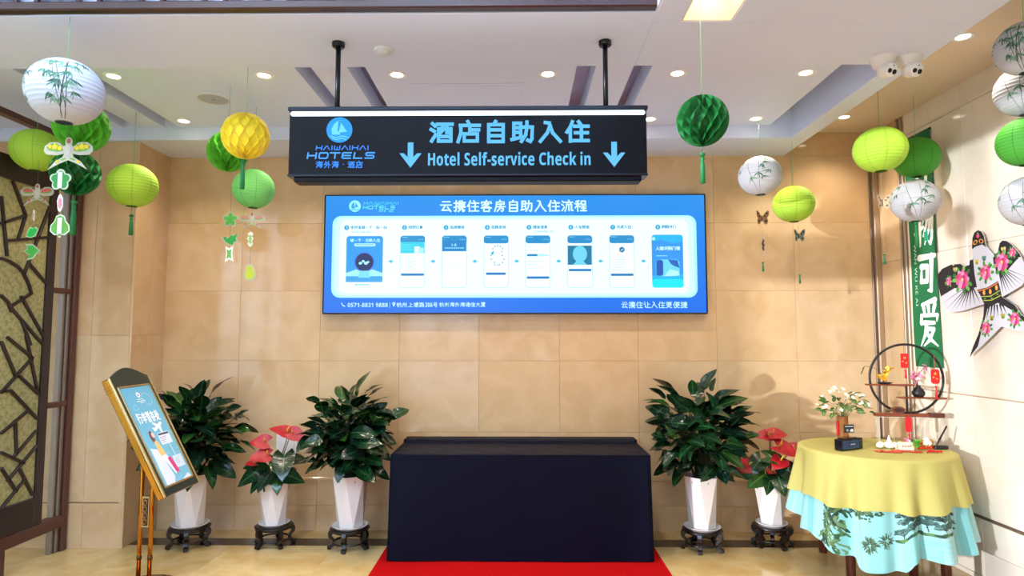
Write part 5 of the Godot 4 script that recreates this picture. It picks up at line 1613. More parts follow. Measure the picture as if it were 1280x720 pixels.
func build_poster_stand() -> void:
	var t := thing("poster_stand", "tilted gold-edged poster stand with a blue luggage poster", "stand", Vector3(-2.4, 0, 1.2))
	var gold := mat(rgb(176, 112, 32), 0.12, 0.95)
	var pale := mat(rgb(206, 178, 118), 0.2, 0.8)
	var green := mat(rgb(22, 44, 40), 0.3)
	var u := Vector3(-0.47, 0.8827, 0)
	var n := Vector3(0.8827, 0.47, 0)
	var b := Basis(Vector3(0, 0, -1), u, n)
	var o := Vector3(-2.218, 0.584, 1.4) - t.position
	var xf := Transform3D(b, o)
	var w := 0.43
	var h := 0.82
	var at := func(st: SurfaceTool, x0: float, x1: float, y0: float, y1: float, z0: float, z1: float, bevel: float) -> SurfaceTool:
		return box(st, xf * Vector3((x0 + x1) / 2, (y0 + y1) / 2, (z0 + z1) / 2), Vector3(x1 - x0, y1 - y0, z1 - z0), bevel, b)
	part("case", at.call(flat(), 0.0, w, 0.0, h, 0.0, 0.042, 0.006), gold, t)
	var face := [[0.004, 0.004], [w - 0.004, 0.004], [w - 0.004, h - 0.01]]
	for k in 13:
		var f := k / 12.0
		face.append([lerpf(w - 0.05, 0.05, f), h + 0.012 + 0.052 * sin(PI * f)])
	face.append([0.004, h - 0.01])
	part("face_board", prism(flat(), face, 0.02, xf.translated_local(Vector3(0, 0, 0.028))), green, t)
	for e in [[0.0, 0.016, 0.0, h], [w - 0.016, w, 0.0, h]]:
		part("edge_strip", at.call(flat(), e[0], e[1], e[2], e[3], 0.04, 0.054, 0.003), pale, t)
	for e in [[0.04, 0.052, 0.05, 0.755], [w - 0.052, w - 0.04, 0.05, 0.755], [0.04, w - 0.04, 0.05, 0.062], [0.04, w - 0.04, 0.743, 0.755]]:
		part("inner_frame", at.call(flat(), e[0], e[1], e[2], e[3], 0.046, 0.054, 0.002), pale, t)
	for y in [0.05, 0.068, 0.086, h - 0.09, h - 0.072, h - 0.054]:
		part("wire_band", at.call(flat(), -0.005, w + 0.005, y, y + 0.004, -0.002, 0.04, 0.001), gold, t)
	# poster
	var im := Image.create(660, 1380, false, Image.FORMAT_RGB8)
	c_gradient(im, rgb(104, 186, 218), rgb(126, 196, 224))
	var white := rgb(244, 248, 250)
	for e in [[[380, 170], [410, 110], [480, 110], [540, 130], [580, 190], [560, 250], [500, 280], [430, 270]], [[120, 280], [160, 250], [200, 270], [220, 310], [170, 330], [120, 320]]]:
		var pts := []
		for p in e:
			pts.append(Vector2(p[0], p[1]))
		pts.append(pts[0])
		c_line(im, pts, 5, rgb(190, 226, 240))
	c_ellipse(im, Vector2(330, 120), 40, 40, white, 36)
	c_poly(im, [Vector2(325, 92), Vector2(304, 140), Vector2(350, 140)], rgb(104, 186, 218))
	c_line(im, [Vector2(270, 186), Vector2(400, 186)], 7, white)
	c_line(im, [Vector2(250, 212), Vector2(430, 212)], 9, white)
	c_line(im, [Vector2(300, 238), Vector2(380, 238)], 7, white)
	var title := "行李暂存处"
	for i in 5:
		c_glyph(im, title[i], Transform2D(Vector2(86, 0), Vector2(0, 150), Vector2(90 + i * 98, 370)), 17, white)
	# aeroplane, ticket, woman with a pink suitcase
	c_line(im, [Vector2(330, 640), Vector2(520, 560)], 44, white)
	c_poly(im, [Vector2(400, 610), Vector2(330, 540), Vector2(360, 530), Vector2(470, 585)], white)
	c_poly(im, [Vector2(430, 600), Vector2(450, 720), Vector2(480, 715), Vector2(490, 575)], white)
	c_poly(im, [Vector2(330, 650), Vector2(290, 610), Vector2(310, 600), Vector2(360, 625)], white)
	c_rrect(im, 340, 690, 260, 170, 10, rgb(226, 236, 246))
	im.fill_rect(Rect2i(350, 700, 240, 26), rgb(60, 70, 100))
	for k in 4:
		im.fill_rect(Rect2i(362, 750 + k * 24, 150 - k * 22, 8), rgb(170, 150, 190))
	c_poly(im, [Vector2(490, 860), Vector2(510, 860), Vector2(530, 1060), Vector2(512, 1060)], rgb(206, 222, 240))
	c_rrect(im, 430, 1040, 200, 170, 6, rgb(214, 230, 244))
	for k in 3:
		im.fill_rect(Rect2i(470, 1090 + k * 26, 80, 7), rgb(160, 180, 200))
	c_poly(im, [Vector2(60, 860), Vector2(190, 900), Vector2(250, 1100), Vector2(300, 1300), Vector2(240, 1380), Vector2(60, 1380)], rgb(226, 236, 248))
	c_poly(im, [Vector2(150, 1380), Vector2(420, 1380), Vector2(600, 1320), Vector2(640, 1380)], rgb(232, 236, 250))
	c_ellipse(im, Vector2(205, 720), 42, 86, rgb(122, 70, 74), 28)
	c_ellipse(im, Vector2(240, 700), 30, 38, rgb(246, 214, 196), 28)
	c_poly(im, [Vector2(200, 790), Vector2(270, 780), Vector2(310, 900), Vector2(330, 1010), Vector2(250, 1040), Vector2(200, 960)], rgb(242, 202, 130))
	c_poly(im, [Vector2(210, 1000), Vector2(330, 990), Vector2(400, 1260), Vector2(350, 1280), Vector2(260, 1100)], white)
	c_poly(im, [Vector2(316, 1050), Vector2(392, 1030), Vector2(452, 1250), Vector2(372, 1272)], rgb(226, 70, 140))
	for k in 3:
		c_line(im, [Vector2(330 + k * 22, 1052 - k * 6), Vector2(388 + k * 22, 1260 - k * 6)], 4, rgb(200, 40, 110))
	c_ellipse(im, Vector2(388, 1282), 9, 9, rgb(90, 60, 60))
	c_ellipse(im, Vector2(440, 1266), 9, 9, rgb(90, 60, 60))
	for k in 5:
		c_line(im, [Vector2(330 + k * 22, 1010 - 14 * sin(k)), Vector2(322 + k * 26, 980 - 14 * sin(k))], 5, rgb(200, 226, 240))
	var m := StandardMaterial3D.new()
	m.albedo_texture = picture(im)
	m.roughness = 0.15
	var st := smooth()
	sheet(st, 1, 1, func(p: float, q: float) -> Vector3: return xf * Vector3(0.052 + (w - 0.104) * p, 0.743 - 0.681 * q, 0.0495))
	part("poster", st, m, t)
	# the twin pole, its scrolled plate and the foot
	for e in [-0.035, 0.035]:
		part("pole", tube(smooth(), [Vector3(e, 0.02, 0.0), Vector3(e, 0.93, 0.0)], 0.0135, 14), gold, t)
		part("collar", tube(smooth(), [Vector3(e, 0.17, 0.0), Vector3(e, 0.195, 0.0)], 0.0155, 14), mat(rgb(90, 60, 24), 0.3, 0.8), t)
	var plate := part("scroll_plate", box(flat(), Vector3(0, 0.47, 0.0), Vector3(0.052, 0.2, 0.022), 0.004), mat(rgb(168, 140, 92), 0.25, 0.9), t)
	part("scroll_inset", box(flat(), Vector3(0, 0.47, 0.012), Vector3(0.032, 0.17, 0.004), 0.001), mat(rgb(26, 22, 20), 0.4), plate)
	for k in 4:
		var loop := []
		for j in 11:
			var a := TAU * j / 10.0
			loop.append(Vector3(0.012 * cos(a), 0.41 + 0.04 * k + 0.016 * sin(a), 0.015))
		part("scroll", tube(smooth(), loop, 0.003, 6, false), gold, plate)
	part("foot", lathe(smooth(), [[0.0, 0.0], [0.19, 0.0], [0.19, 0.012], [0.16, 0.022], [0.04, 0.03], [0.0, 0.03]], 36), gold, t)

# ------------------------------------------------------------------ paper lanterns and honeycomb balls

func lantern_paper(c: Color, seam: Color, glowing := 0.35) -> StandardMaterial3D:
	var im := Image.create(512, 256, false, Image.FORMAT_RGB8)
	im.fill(c)
	var g := RandomNumberGenerator.new()
	g.seed = 3
	for k in 500:
		var x := g.randi() % 512
		im.fill_rect(Rect2i(x, g.randi() % 256, 1 + g.randi() % 14, 1), c.lerp(Color.WHITE, g.randf_range(0.0, 0.12)))
	for k in 8:
		im.fill_rect(Rect2i(k * 64 + 20, 0, 3, 256), seam)
	return paper(im, glowing)

func paper(im: Image, glowing: float) -> StandardMaterial3D:
	var m := StandardMaterial3D.new()
	m.albedo_texture = picture(im)
	m.roughness = 0.7
	m.backlight_enabled = true
	m.backlight = Color(glowing, glowing, glowing)
	return m

func bamboo_paper(seed_: int, dense: int) -> StandardMaterial3D:
	var im := Image.create(1024, 512, false, Image.FORMAT_RGB8)
	im.fill(rgb(192, 194, 200))
	var g := RandomNumberGenerator.new()
	g.seed = seed_
	for k in 600:
		im.fill_rect(Rect2i(g.randi() % 1024, g.randi() % 512, 1 + g.randi() % 20, 1), rgb(184, 186, 193))
	var inks := [rgb(58, 86, 74), rgb(84, 122, 96), rgb(112, 150, 122), rgb(60, 110, 84)]
	for side in 3:
		var x0: float = 256.0 + side * 341.0
		for k in dense:
			var a := Vector2(x0 + g.randf_range(-40, 40), 490)
			var lean := g.randf_range(-120, 150)
			var b := a + Vector2(lean * 0.3, -200)
			var c := a + Vector2(lean, -380)
			var pts := []
			for j in 13:
				var f := j / 12.0
				pts.append(a.lerp(b, f).lerp(b.lerp(c, f), f))
			c_line(im, pts, g.randf_range(2.5, 5.5), [rgb(52, 62, 60), rgb(84, 100, 88)][k % 2])
			for j in [5, 7, 9, 11, 12]:
				# a twig to the side, a fan of drooping blades at its end
				var p: Vector2 = pts[j] + Vector2(g.randf_range(-90, 90), g.randf_range(-34, 16))
				c_line(im, [pts[j], p], 1.8, rgb(84, 100, 88), false)
				var mid := g.randf_range(0.9, 2.2)
				for q in 4:
					var ang := mid + (q - 1.5) * 0.42 + g.randf_range(-0.1, 0.1)
					var ln := g.randf_range(36, 78)
					var d := Vector2(cos(ang), sin(ang)) * ln
					var nn := Vector2(-d.y, d.x).normalized() * ln * 0.09
					c_poly(im, [p, p + d * 0.35 + nn, p + d, p + d * 0.35 - nn], inks[g.randi() % 4])
	return paper(im, 0.22)

func lantern(label: String, p: Vector3, r: float, m: Material, hang: float, group: String, squash := 0.92) -> Node3D:
	var t := thing("paper_lantern", label, "lantern", p, 0.0, group)
	var prof := []
	var bands := 19
	for i in bands * 3 + 1:
		var f := float(i) / (bands * 3)
		var a := lerpf(-1.36, 1.36, f)
		var bulge := 0.972 + 0.028 * sin(PI * fposmod(f * bands, 1.0))
		prof.append([cos(a) * r * bulge, sin(a) * r * squash])
	part("shade", lathe(smooth(), prof, 56, Vector3.ZERO, true), m, t)
	var wire := mat(rgb(60, 66, 50), 0.5)
	for s in [-1.0, 1.0]:
		var loop := []
		for k in 25:
			loop.append(Vector3(cos(TAU * k / 24.0) * r * 0.215, s * sin(1.36) * r * squash, sin(TAU * k / 24.0) * r * 0.215))
		part("rim_wire", tube(smooth(), loop, 0.0018, 6, false), wire, t)
	part("spreader", tube(smooth(), [Vector3(-r * 0.21, r * squash * 0.97, 0), Vector3(0, r * squash * 0.99, 0), Vector3(r * 0.21, r * squash * 0.97, 0)], 0.0016, 6), wire, t)
	if hang > p.y:
		part("string", tube(smooth(), [Vector3(0, r * squash * 0.98, 0), Vector3(0.002, hang - p.y, 0)], 0.0016, 6), mat(rgb(120, 190, 130), 0.6), t)
	return t

func honeycomb(label: String, p: Vector3, r: float, m: Material, hang: float, group: String, core := 0.64) -> Node3D:
	var t := thing("honeycomb_ball", label, "paper ball", p, 0.0, group)
	var st := flat()
	var n := 28
	var cells := 7
	var steps := cells * 4
	for i in n:
		var prev := []
		for j in steps + 1:
			var f := float(j) / steps
			var lat := lerpf(-1.5, 1.5, f)
			# neighbouring leaves are glued together at alternate heights
			var ph := absf(fposmod(f * cells + 0.5, 2.0) - 1.0) * 2.0 - 1.0
			var a := TAU * i / n + (1.0 if i % 2 else -1.0) * PI / n * clampf(ph * 1.35, -1.0, 1.0)
			var d := Vector3(cos(lat) * cos(a), sin(lat), cos(lat) * sin(a))
			var row := [d * r * core, d * r]
			if j > 0:
				quad(st, prev[0], prev[1], row[1], row[0], Vector3(-sin(a), 0, cos(a)))
			prev = row
	part("paper_cells", st, m, t)
	var prof := []
	for i in 13:
		var a := lerpf(-PI / 2, PI / 2, i / 12.0)
		prof.append([cos(a) * r * (core + 0.02), sin(a) * r * (core + 0.02)])
	part("core", lathe(smooth(), prof, 24), m, t)
	part("string", tube(smooth(), [Vector3(0, r * 0.98, 0), Vector3(0.002, hang - p.y, 0)], 0.0016, 6), mat(rgb(120, 190, 130), 0.6), t)
	return t

func ball_paper(c: Color, glowing := 0.3) -> StandardMaterial3D:
	var m := StandardMaterial3D.new()
	m.albedo_color = c
	m.roughness = 0.6
	m.backlight_enabled = true
	m.backlight = Color(glowing, glowing, glowing)
	return m

func build_lanterns() -> void:
	var lime := lantern_paper(rgb(178, 224, 66), rgb(150, 198, 50))
	var mint := lantern_paper(rgb(120, 210, 110), rgb(98, 186, 92))
	var green := lantern_paper(rgb(74, 168, 52), rgb(52, 138, 40))
	var bamboo := bamboo_paper(8, 4)
	var bamboo_thin := bamboo_paper(15, 2)
	var tg := mat(rgb(24, 120, 60), 0.6)
	var left := "lanterns by the lattice screen"
	var right := "lanterns along the stone side wall"
	var big := lantern("large white lantern painted with bamboo hung from the fretwork frieze", Vector3(-2.157, 2.75, 2.44), 0.166, bamboo, 3.14, left)
	big.rotation.y = 0.63
	lantern("lime green paper lantern in front of the lattice screen", Vector3(-3.248, 2.837, 1.2), 0.152, lime, 3.22, left)
	var l := lantern("lime green paper lantern with a green tassel before the stone pier", Vector3(-2.793, 2.676, 0.86), 0.168, lime, 3.22, left)
	part("tassel_cord", tube(smooth(), [Vector3(0, -0.15, 0), Vector3(0, -0.215, 0)], 0.0016, 6), tg, l)
	tassel(l, Vector3(0, -0.23, 0), 0.13, 0.014, tg)
	lantern("mint green paper lantern below the yellow honeycomb ball", Vector3(-1.878, 2.629, 0.95), 0.143, mint, 3.22, "lanterns left of the sign", 0.97)
	var faint := lantern("white paper lantern with faint bamboo sprigs between screen and side wall", Vector3(1.774, 2.773, 0.7), 0.156, bamboo_thin, 3.22, "lanterns right of the screen")
	faint.rotation.y = -0.5
	lantern("lime green paper lantern beside the faint bamboo lantern", Vector3(2.143, 2.625, 0.4), 0.158, lime, 3.12, "lanterns right of the screen", 0.9)
	lantern("large lime green paper lantern hung over the round table", Vector3(2.406, 2.836, 1.15), 0.167, lime, 3.325, right, 0.9)
	var gl := lantern("deep green paper lantern in front of the green banner", Vector3(2.83, 2.865, 0.85), 0.155, green, 3.325, right)
	gl.rotation.y = 0.4
	l = lantern("white bamboo lantern hung under the deep green lantern at the banner", Vector3(2.778, 2.541, 0.9), 0.159, bamboo_thin, 2.72, right, 0.93)
	l.rotation.y = -0.4
	tassel(l, Vector3(0, -0.165, 0), 0.16, 0.014, tg)
	var e1 := lantern("white lantern with dense bamboo leaves close under the beige ceiling strip", Vector3(2.559, 3.049, 2.2), 0.135, bamboo, 3.325, right, 0.98)
	e1.rotation.y = -0.85
	var e2 := lantern("white lantern with sparse bamboo leaves, topmost of the string of three", Vector3(2.827, 2.964, 1.85), 0.149, bamboo_thin, 3.325, right, 0.95)
	e2.rotation.y = -0.9
	lantern("bright green paper lantern in the middle of the string of three", Vector3(2.78, 2.66, 1.88), 0.132, green, 2.79, right, 1.0)
	var e4 := lantern("white lantern with bamboo leaves at the bottom of the string of three", Vector3(2.78, 2.33, 1.88), 0.133, bamboo_thin, 2.53, right, 1.0)
	e4.rotation.y = -0.9
	var leaf_green := ball_paper(rgb(96, 196, 40))
	var bottle := ball_paper(rgb(22, 120, 50), 0.2)
	honeycomb("bright green honeycomb ball behind the large bamboo lantern", Vector3(-2.58, 2.825, 1.72), 0.15, leaf_green, 3.22, left)
	var b := honeycomb("dark green honeycomb ball with a tassel beside the lattice screen", Vector3(-2.83, 2.63, 1.4), 0.142, bottle, 3.22, left)
	part("tassel_cord", tube(smooth(), [Vector3(0, -0.14, 0), Vector3(0, -0.18, 0)], 0.0016, 6), tg, b)
	tassel(b, Vector3(0, -0.2, 0), 0.2, 0.018, tg)
	b = honeycomb("yellow honeycomb ball with a green tassel left of the sign", Vector3(-1.555, 2.725, 1.84), 0.131, ball_paper(rgb(255, 232, 40), 0.5), 3.13, "honeycomb balls left of the sign", 0.87)
	tassel(b, Vector3(-0.01, -0.155, 0), 0.15, 0.013, tg)
	honeycomb("bright green honeycomb ball behind the yellow honeycomb ball", Vector3(-1.89, 2.785, 1.33), 0.13, leaf_green, 3.22, "honeycomb balls left of the sign")
	b = honeycomb("dark green honeycomb ball with a tassel hung from the ceiling recess", Vector3(0.85, 2.594, 2.45), 0.119, bottle, 3.3, "honeycomb balls right of the sign")
	part("tassel_cord", tube(smooth(), [Vector3(0, -0.115, 0), Vector3(-0.004, -0.15, 0)], 0.0016, 6), tg, b)
	tassel(b, Vector3(-0.004, -0.17, 0), 0.125, 0.013, tg)

# ------------------------------------------------------------------ banner and kite on the side wall

const WALL := Basis(Vector3(0, 0, 1), Vector3(0, 1, 0), Vector3(-1, 0, 0))

func brush(im: Image, ch: String, at: Vector2, sx: float, sy: float, w: float, col: Color) -> void:
	# brushed strokes: thick where they begin, thin where they end
	for s in glyphs[ch]:
		var n: int = s.size()
		for i in n - 1:
			var a: Vector2 = at + Vector2(s[i].x / 32.0 * sx - (s[i].y - 16.0) / 32.0 * sx * 0.12, s[i].y / 32.0 * sy)
			var b: Vector2 = at + Vector2(s[i + 1].x / 32.0 * sx - (s[i + 1].y - 16.0) / 32.0 * sx * 0.12, s[i + 1].y / 32.0 * sy)
			var w0 := w * (1.15 if i == 0 else 0.9)
			var w1 := w * (0.35 if i == n - 2 and n > 2 else 0.8)
			var nn := Vector2(-(b - a).y, (b - a).x).normalized()
			c_poly(im, [a + nn * w0 / 2, b + nn * w1 / 2, b - nn * w1 / 2, a - nn * w0 / 2], col)
			c_ellipse(im, a, w0 / 2, w0 / 2, col, 10)
			c_ellipse(im, b, w1 / 2, w1 / 2, col, 10)

func build_wall_hangings() -> void:
	var t := thing("green_banner", "long green cloth banner with white brush lettering on the side wall", "banner", Vector3(3.012, 1.365, 0.59))
	var im := Image.create(320, 1806, false, Image.FORMAT_RGB8)
	im.fill(rgb(14, 108, 62))
	for k in 60:
		im.fill_rect(Rect2i(0, k * 30 + (k * 7) % 11, 320, 2), rgb(18, 116, 68))
	var white := rgb(240, 244, 240)
	brush(im, "万", Vector2(84, 150), 210, 330, 42, white)
	brush(im, "物", Vector2(84, 540), 210, 340, 36, white)
	brush(im, "可", Vector2(92, 925), 205, 330, 46, white)
	brush(im, "爱", Vector2(84, 1285), 220, 370, 36, white)
	c_latin(im, "WAN WU KE AI", Vector2(74, 850), 490, 30, rgb(190, 226, 206), false, PI / 2)
	c_rrect(im, 180, 770, 50, 74, 3, rgb(40, 170, 140))
	for k in 4:
		im.fill_rect(Rect2i(188, 780 + k * 16, 34, 5), rgb(14, 108, 62))
	im.fill_rect(Rect2i(203, 776, 5, 62), rgb(14, 108, 62))
	var cloth := StandardMaterial3D.new()
	cloth.albedo_texture = picture(im)
	cloth.roughness = 0.8
	var st := smooth()
	sheet(st, 6, 40, func(u: float, v: float) -> Vector3:
		return Vector3(-0.004 - 0.004 * sin(v * 9.0 + u * 2.0), 1.75 * (1.0 - v), -0.155 + 0.31 * u + 0.02 * (v - 0.5)))
	part("cloth", st, cloth, t)
	part("top_rod", tube(smooth(), [Vector3(-0.002, 1.752, -0.17), Vector3(-0.002, 1.752, 0.15)], 0.007, 10), mat(rgb(20, 60, 40), 0.5), t)

	# swallow kite: outline in metres along the wall and up
	var k := thing("swallow_kite", "black and white swallow kite painted with pink peonies on the side wall", "kite", Vector3(2.985, 0, 0))
	var outline := [[1.211, 2.281], [1.178, 2.271], [1.157, 2.237], [1.149, 2.176], [1.157, 2.143], [1.150, 2.096], [1.124, 2.095], [1.108, 2.067], [1.069, 2.055], [1.030, 2.081], [0.932, 2.086], [0.839, 2.067], [0.796, 2.035], [0.794, 1.947], [0.813, 1.872], [0.834, 1.811], [0.872, 1.769], [0.931, 1.757], [1.034, 1.763], [1.230, 1.799], [1.217, 1.719], [1.163, 1.604], [1.108, 1.524], [1.070, 1.455], [1.170, 1.519], [1.270, 1.586], [1.365, 1.653], [1.457, 1.632], [1.575, 1.612], [1.653, 1.601], [1.580, 1.684], [1.532, 1.719], [1.484, 1.779], [1.422, 1.815], [1.385, 1.834], [1.475, 1.866], [1.545, 1.894], [1.581, 1.928], [1.590, 1.961], [1.576, 2.015], [1.545, 2.081], [1.496, 2.139], [1.449, 2.175], [1.415, 2.182], [1.392, 2.169], [1.371, 2.115], [1.331, 2.108], [1.303, 2.138], [1.288, 2.156], [1.272, 2.167], [1.260, 2.237], [1.241, 2.267]]
	var rect := Rect2(0.78, 1.44, 0.89, 0.86)
	var res := 1150.0
	var ki := Image.create(1024, 990, false, Image.FORMAT_RGB8)
	ki.fill(rgb(196, 197, 208))
	var at := func(z: float, y: float) -> Vector2:
		return Vector2((z - rect.position.x) * res, (rect.end.y - y) * res)
	var area := func(pts: Array, col: Color) -> void:
		var q := []
		for p in pts:
			q.append(at.call(p[0], p[1]))
		c_poly(ki, q, col)
	var ink := rgb(22, 22, 32)
	area.call([[1.154, 2.110], [1.124, 2.095], [1.108, 2.067], [1.069, 2.055], [1.030, 2.081], [0.932, 2.09], [0.839, 2.07], [0.79, 2.04], [0.79, 1.947], [0.81, 1.872], [0.959, 1.921], [1.073, 1.906], [1.174, 1.911], [1.158, 2.006]], ink)
	area.call([[1.392, 2.175], [1.371, 2.115], [1.329, 2.085], [1.333, 2.048], [1.347, 2.011], [1.345, 1.981], [1.438, 1.990], [1.520, 2.050], [1.558, 2.066], [1.548, 2.085], [1.496, 2.145], [1.449, 2.18], [1.415, 2.187]], ink)
	area.call([[1.211, 2.29], [1.17, 2.28], [1.15, 2.237], [1.145, 2.16], [1.176, 2.176], [1.242, 2.183], [1.276, 2.16], [1.268, 2.237], [1.245, 2.27]], ink)
	area.call([[1.172, 1.893], [1.269, 1.904], [1.362, 1.935], [1.375, 1.890], [1.385, 1.833], [1.312, 1.811], [1.223, 1.807], [1.204, 1.854]], ink)
	area.call([[1.235, 1.81], [1.212, 1.719], [1.158, 1.604], [1.060, 1.445], [1.153, 1.525], [1.200, 1.635], [1.258, 1.766], [1.286, 1.801]], ink)
	area.call([[1.382, 1.838], [1.425, 1.82], [1.49, 1.783], [1.536, 1.725], [1.585, 1.69], [1.665, 1.595], [1.575, 1.612], [1.550, 1.676], [1.466, 1.746], [1.391, 1.784], [1.345, 1.810]], ink)
	area.call([[1.230, 1.806], [1.382, 1.833], [1.422, 1.815], [1.390, 1.772], [1.35, 1.80], [1.276, 1.777], [1.219, 1.744]], ink)
	# feathers: dark rays over the white of wings and tail
	for e in [[0.831, 1.824], [0.868, 1.780], [0.91, 1.766], [0.955, 1.764], [1.005, 1.768], [1.05, 1.774], [1.1, 1.782], [1.15, 1.79], [1.2, 1.8]]:
		var far := Vector2(e[0], e[1])
		var near := far.lerp(Vector2(1.12, 1.94), 0.8)
		c_poly(ki, [at.call(near.x - 0.008, near.y), at.call(near.x + 0.008, near.y), at.call(far.x, far.y)], ink)
	for e in [[1.585, 1.94], [1.568, 1.912], [1.545, 1.898], [1.515, 1.882], [1.485, 1.87], [1.455, 1.86], [1.428, 1.852], [1.4, 1.845]]:
		var far := Vector2(e[0], e[1])
		var near := far.lerp(Vector2(1.37, 2.03), 0.75)
		c_poly(ki, [at.call(near.x - 0.007, near.y), at.call(near.x + 0.007, near.y), at.call(far.x, far.y)], ink)
	for e in [[1.24, 1.69], [1.275, 1.69], [1.31, 1.7], [1.345, 1.71], [1.385, 1.715], [1.42, 1.72]]:
		c_poly(ki, [at.call(1.27 + (e[0] - 1.24) * 0.6, 1.79), at.call(1.285 + (e[0] - 1.24) * 0.6, 1.79), at.call(e[0], e[1])], ink)
	# white body, waist band, face
	area.call([[1.157, 2.16], [1.2, 2.172], [1.245, 2.178], [1.285, 2.155], [1.33, 2.06], [1.345, 2.0], [1.33, 1.95], [1.29, 1.935], [1.26, 1.9], [1.22, 1.905], [1.18, 1.93], [1.163, 2.02]], rgb(196, 197, 208))
	c_line(ki, [at.call(1.18, 1.885), at.call(1.27, 1.896), at.call(1.36, 1.925)], 8, rgb(214, 120, 60))
	c_line(ki, [at.call(1.212, 1.848), at.call(1.29, 1.845), at.call(1.37, 1.875)], 6, rgb(176, 196, 60))
	c_line(ki, [at.call(1.222, 1.82), at.call(1.3, 1.82), at.call(1.376, 1.845)], 6, rgb(176, 196, 60))
	for e in [[1.235, 1.872], [1.29, 1.874], [1.345, 1.895]]:
		c_ellipse(ki, at.call(e[0], e[1]), 14, 20, rgb(226, 130, 70))
		c_ellipse(ki, at.call(e[0], e[1]), 8, 13, rgb(240, 180, 90))
	for e in [[1.24, 1.832], [1.3, 1.832], [1.35, 1.853]]:
		c_ellipse(ki, at.call(e[0], e[1]), 11, 6, rgb(96, 160, 70))
	for s in [-1.0, 1.0]:
		var ec: Vector2 = at.call(1.208 + s * 0.027, 2.205)
		c_ellipse(ki, ec, 26, 17, rgb(206, 140, 60), 20, s * 0.4)
		c_ellipse(ki, ec, 13, 11, rgb(30, 24, 24))
	c_ellipse(ki, at.call(1.208, 2.243), 16, 16, rgb(226, 70, 130))
	c_ellipse(ki, at.call(1.208, 2.262), 10, 8, rgb(90, 150, 70))
	var g := RandomNumberGenerator.new()
	g.seed = 12
	for e in [[1.040, 1.973, 82.0], [1.258, 2.0, 62.0], [1.4, 2.05, 70.0], [0.903, 1.972, 36.0], [1.49, 2.1, 34.0], [1.235, 1.645, 50.0], [1.478, 1.697, 50.0]]:
		var c: Vector2 = at.call(e[0], e[1])
		var r: float = e[2]
		for j in 9:
			var a := TAU * j / 9.0 + g.randf() * 0.5
			c_ellipse(ki, c + Vector2(cos(a), sin(a)) * r * 1.05, r * 0.36, r * 0.2, [rgb(60, 142, 56), rgb(96, 172, 74), rgb(36, 108, 52)][j % 3], 14, a)
		for ring in 3:
			var n: int = [9, 7, 4][ring]
			for j in n:
				var a := TAU * j / n + ring * 0.4
				c_ellipse(ki, c + Vector2(cos(a), sin(a)) * r * [0.62, 0.4, 0.18][ring], r * 0.34, r * 0.26, [rgb(222, 140, 178), rgb(206, 80, 136), rgb(182, 40, 104)][(j + ring) % 3], 14, a)
		c_ellipse(ki, c, r * 0.16, r * 0.16, rgb(238, 196, 90))
	for e in [[1.185, 2.075, rgb(214, 190, 60)], [1.252, 2.09, rgb(80, 140, 130)], [0.975, 2.045, rgb(206, 190, 120)], [1.42, 2.125, rgb(206, 190, 120)], [1.29, 1.705, rgb(160, 160, 60)], [1.385, 1.715, rgb(160, 160, 60)]]:
		var c: Vector2 = at.call(e[0], e[1])
		for s in [-1.0, 1.0]:
			c_ellipse(ki, c + Vector2(s * 10, -6), 12, 15, e[2], 16, s * 0.5)
			c_ellipse(ki, c + Vector2(s * 7, 9), 8, 9, e[2].lerp(ink, 0.3), 14)
		c_line(ki, [c + Vector2(0, -14), c + Vector2(0, 14)], 4, ink)
	var km := StandardMaterial3D.new()
	km.albedo_texture = picture(ki)
	km.roughness = 0.55
	part("paper", prism(flat(), outline, 0.004, Transform3D(WALL, Vector3.ZERO), rect), km, k)
	var cane := mat(rgb(196, 160, 106), 0.5)
	part("spar", tube(smooth(), [Vector3(0.006, 2.06, 0.82), Vector3(0.006, 2.03, 1.2), Vector3(0.006, 2.11, 1.52)], 0.004, 6), cane, k)
	part("spar", tube(smooth(), [Vector3(0.006, 1.8, 0.86), Vector3(0.006, 1.86, 1.3), Vector3(0.006, 1.93, 1.56)], 0.004, 6), cane, k)
	part("spine", tube(smooth(), [Vector3(0.006, 2.26, 1.21), Vector3(0.006, 1.85, 1.28), Vector3(0.006, 1.66, 1.35)], 0.004, 6), cane, k)
	for e in [[0.96, 2.08], [1.54, 2.06], [0.83, 1.83], [1.56, 1.69]]:
		part("pin", lathe(smooth(), [[0.0, 0.004], [0.006, 0.002], [0.007, -0.004]], 10, Vector3(-0.002, e[1], e[0])), mat(rgb(226, 206, 150), 0.4), k)
	# the white box on the back wall behind the anthurium
	var sb := thing("socket_box", "white rounded plastic box on the stone wall behind the anthurium", "wall box", Vector3(-1.92, 0.7, 0.004))
	part("body", prism(flat(), rounded(0.17, 0.23, 0.035), 0.05, Transform3D()), mat(rgb(240, 236, 234), 0.25), sb)
	part("lid", prism(flat(), rounded(0.13, 0.19, 0.028), 0.008, Transform3D(Basis(), Vector3(0, 0, 0.049))), mat(rgb(236, 230, 228), 0.2), sb)

# ------------------------------------------------------------------ paper cut-outs on strings

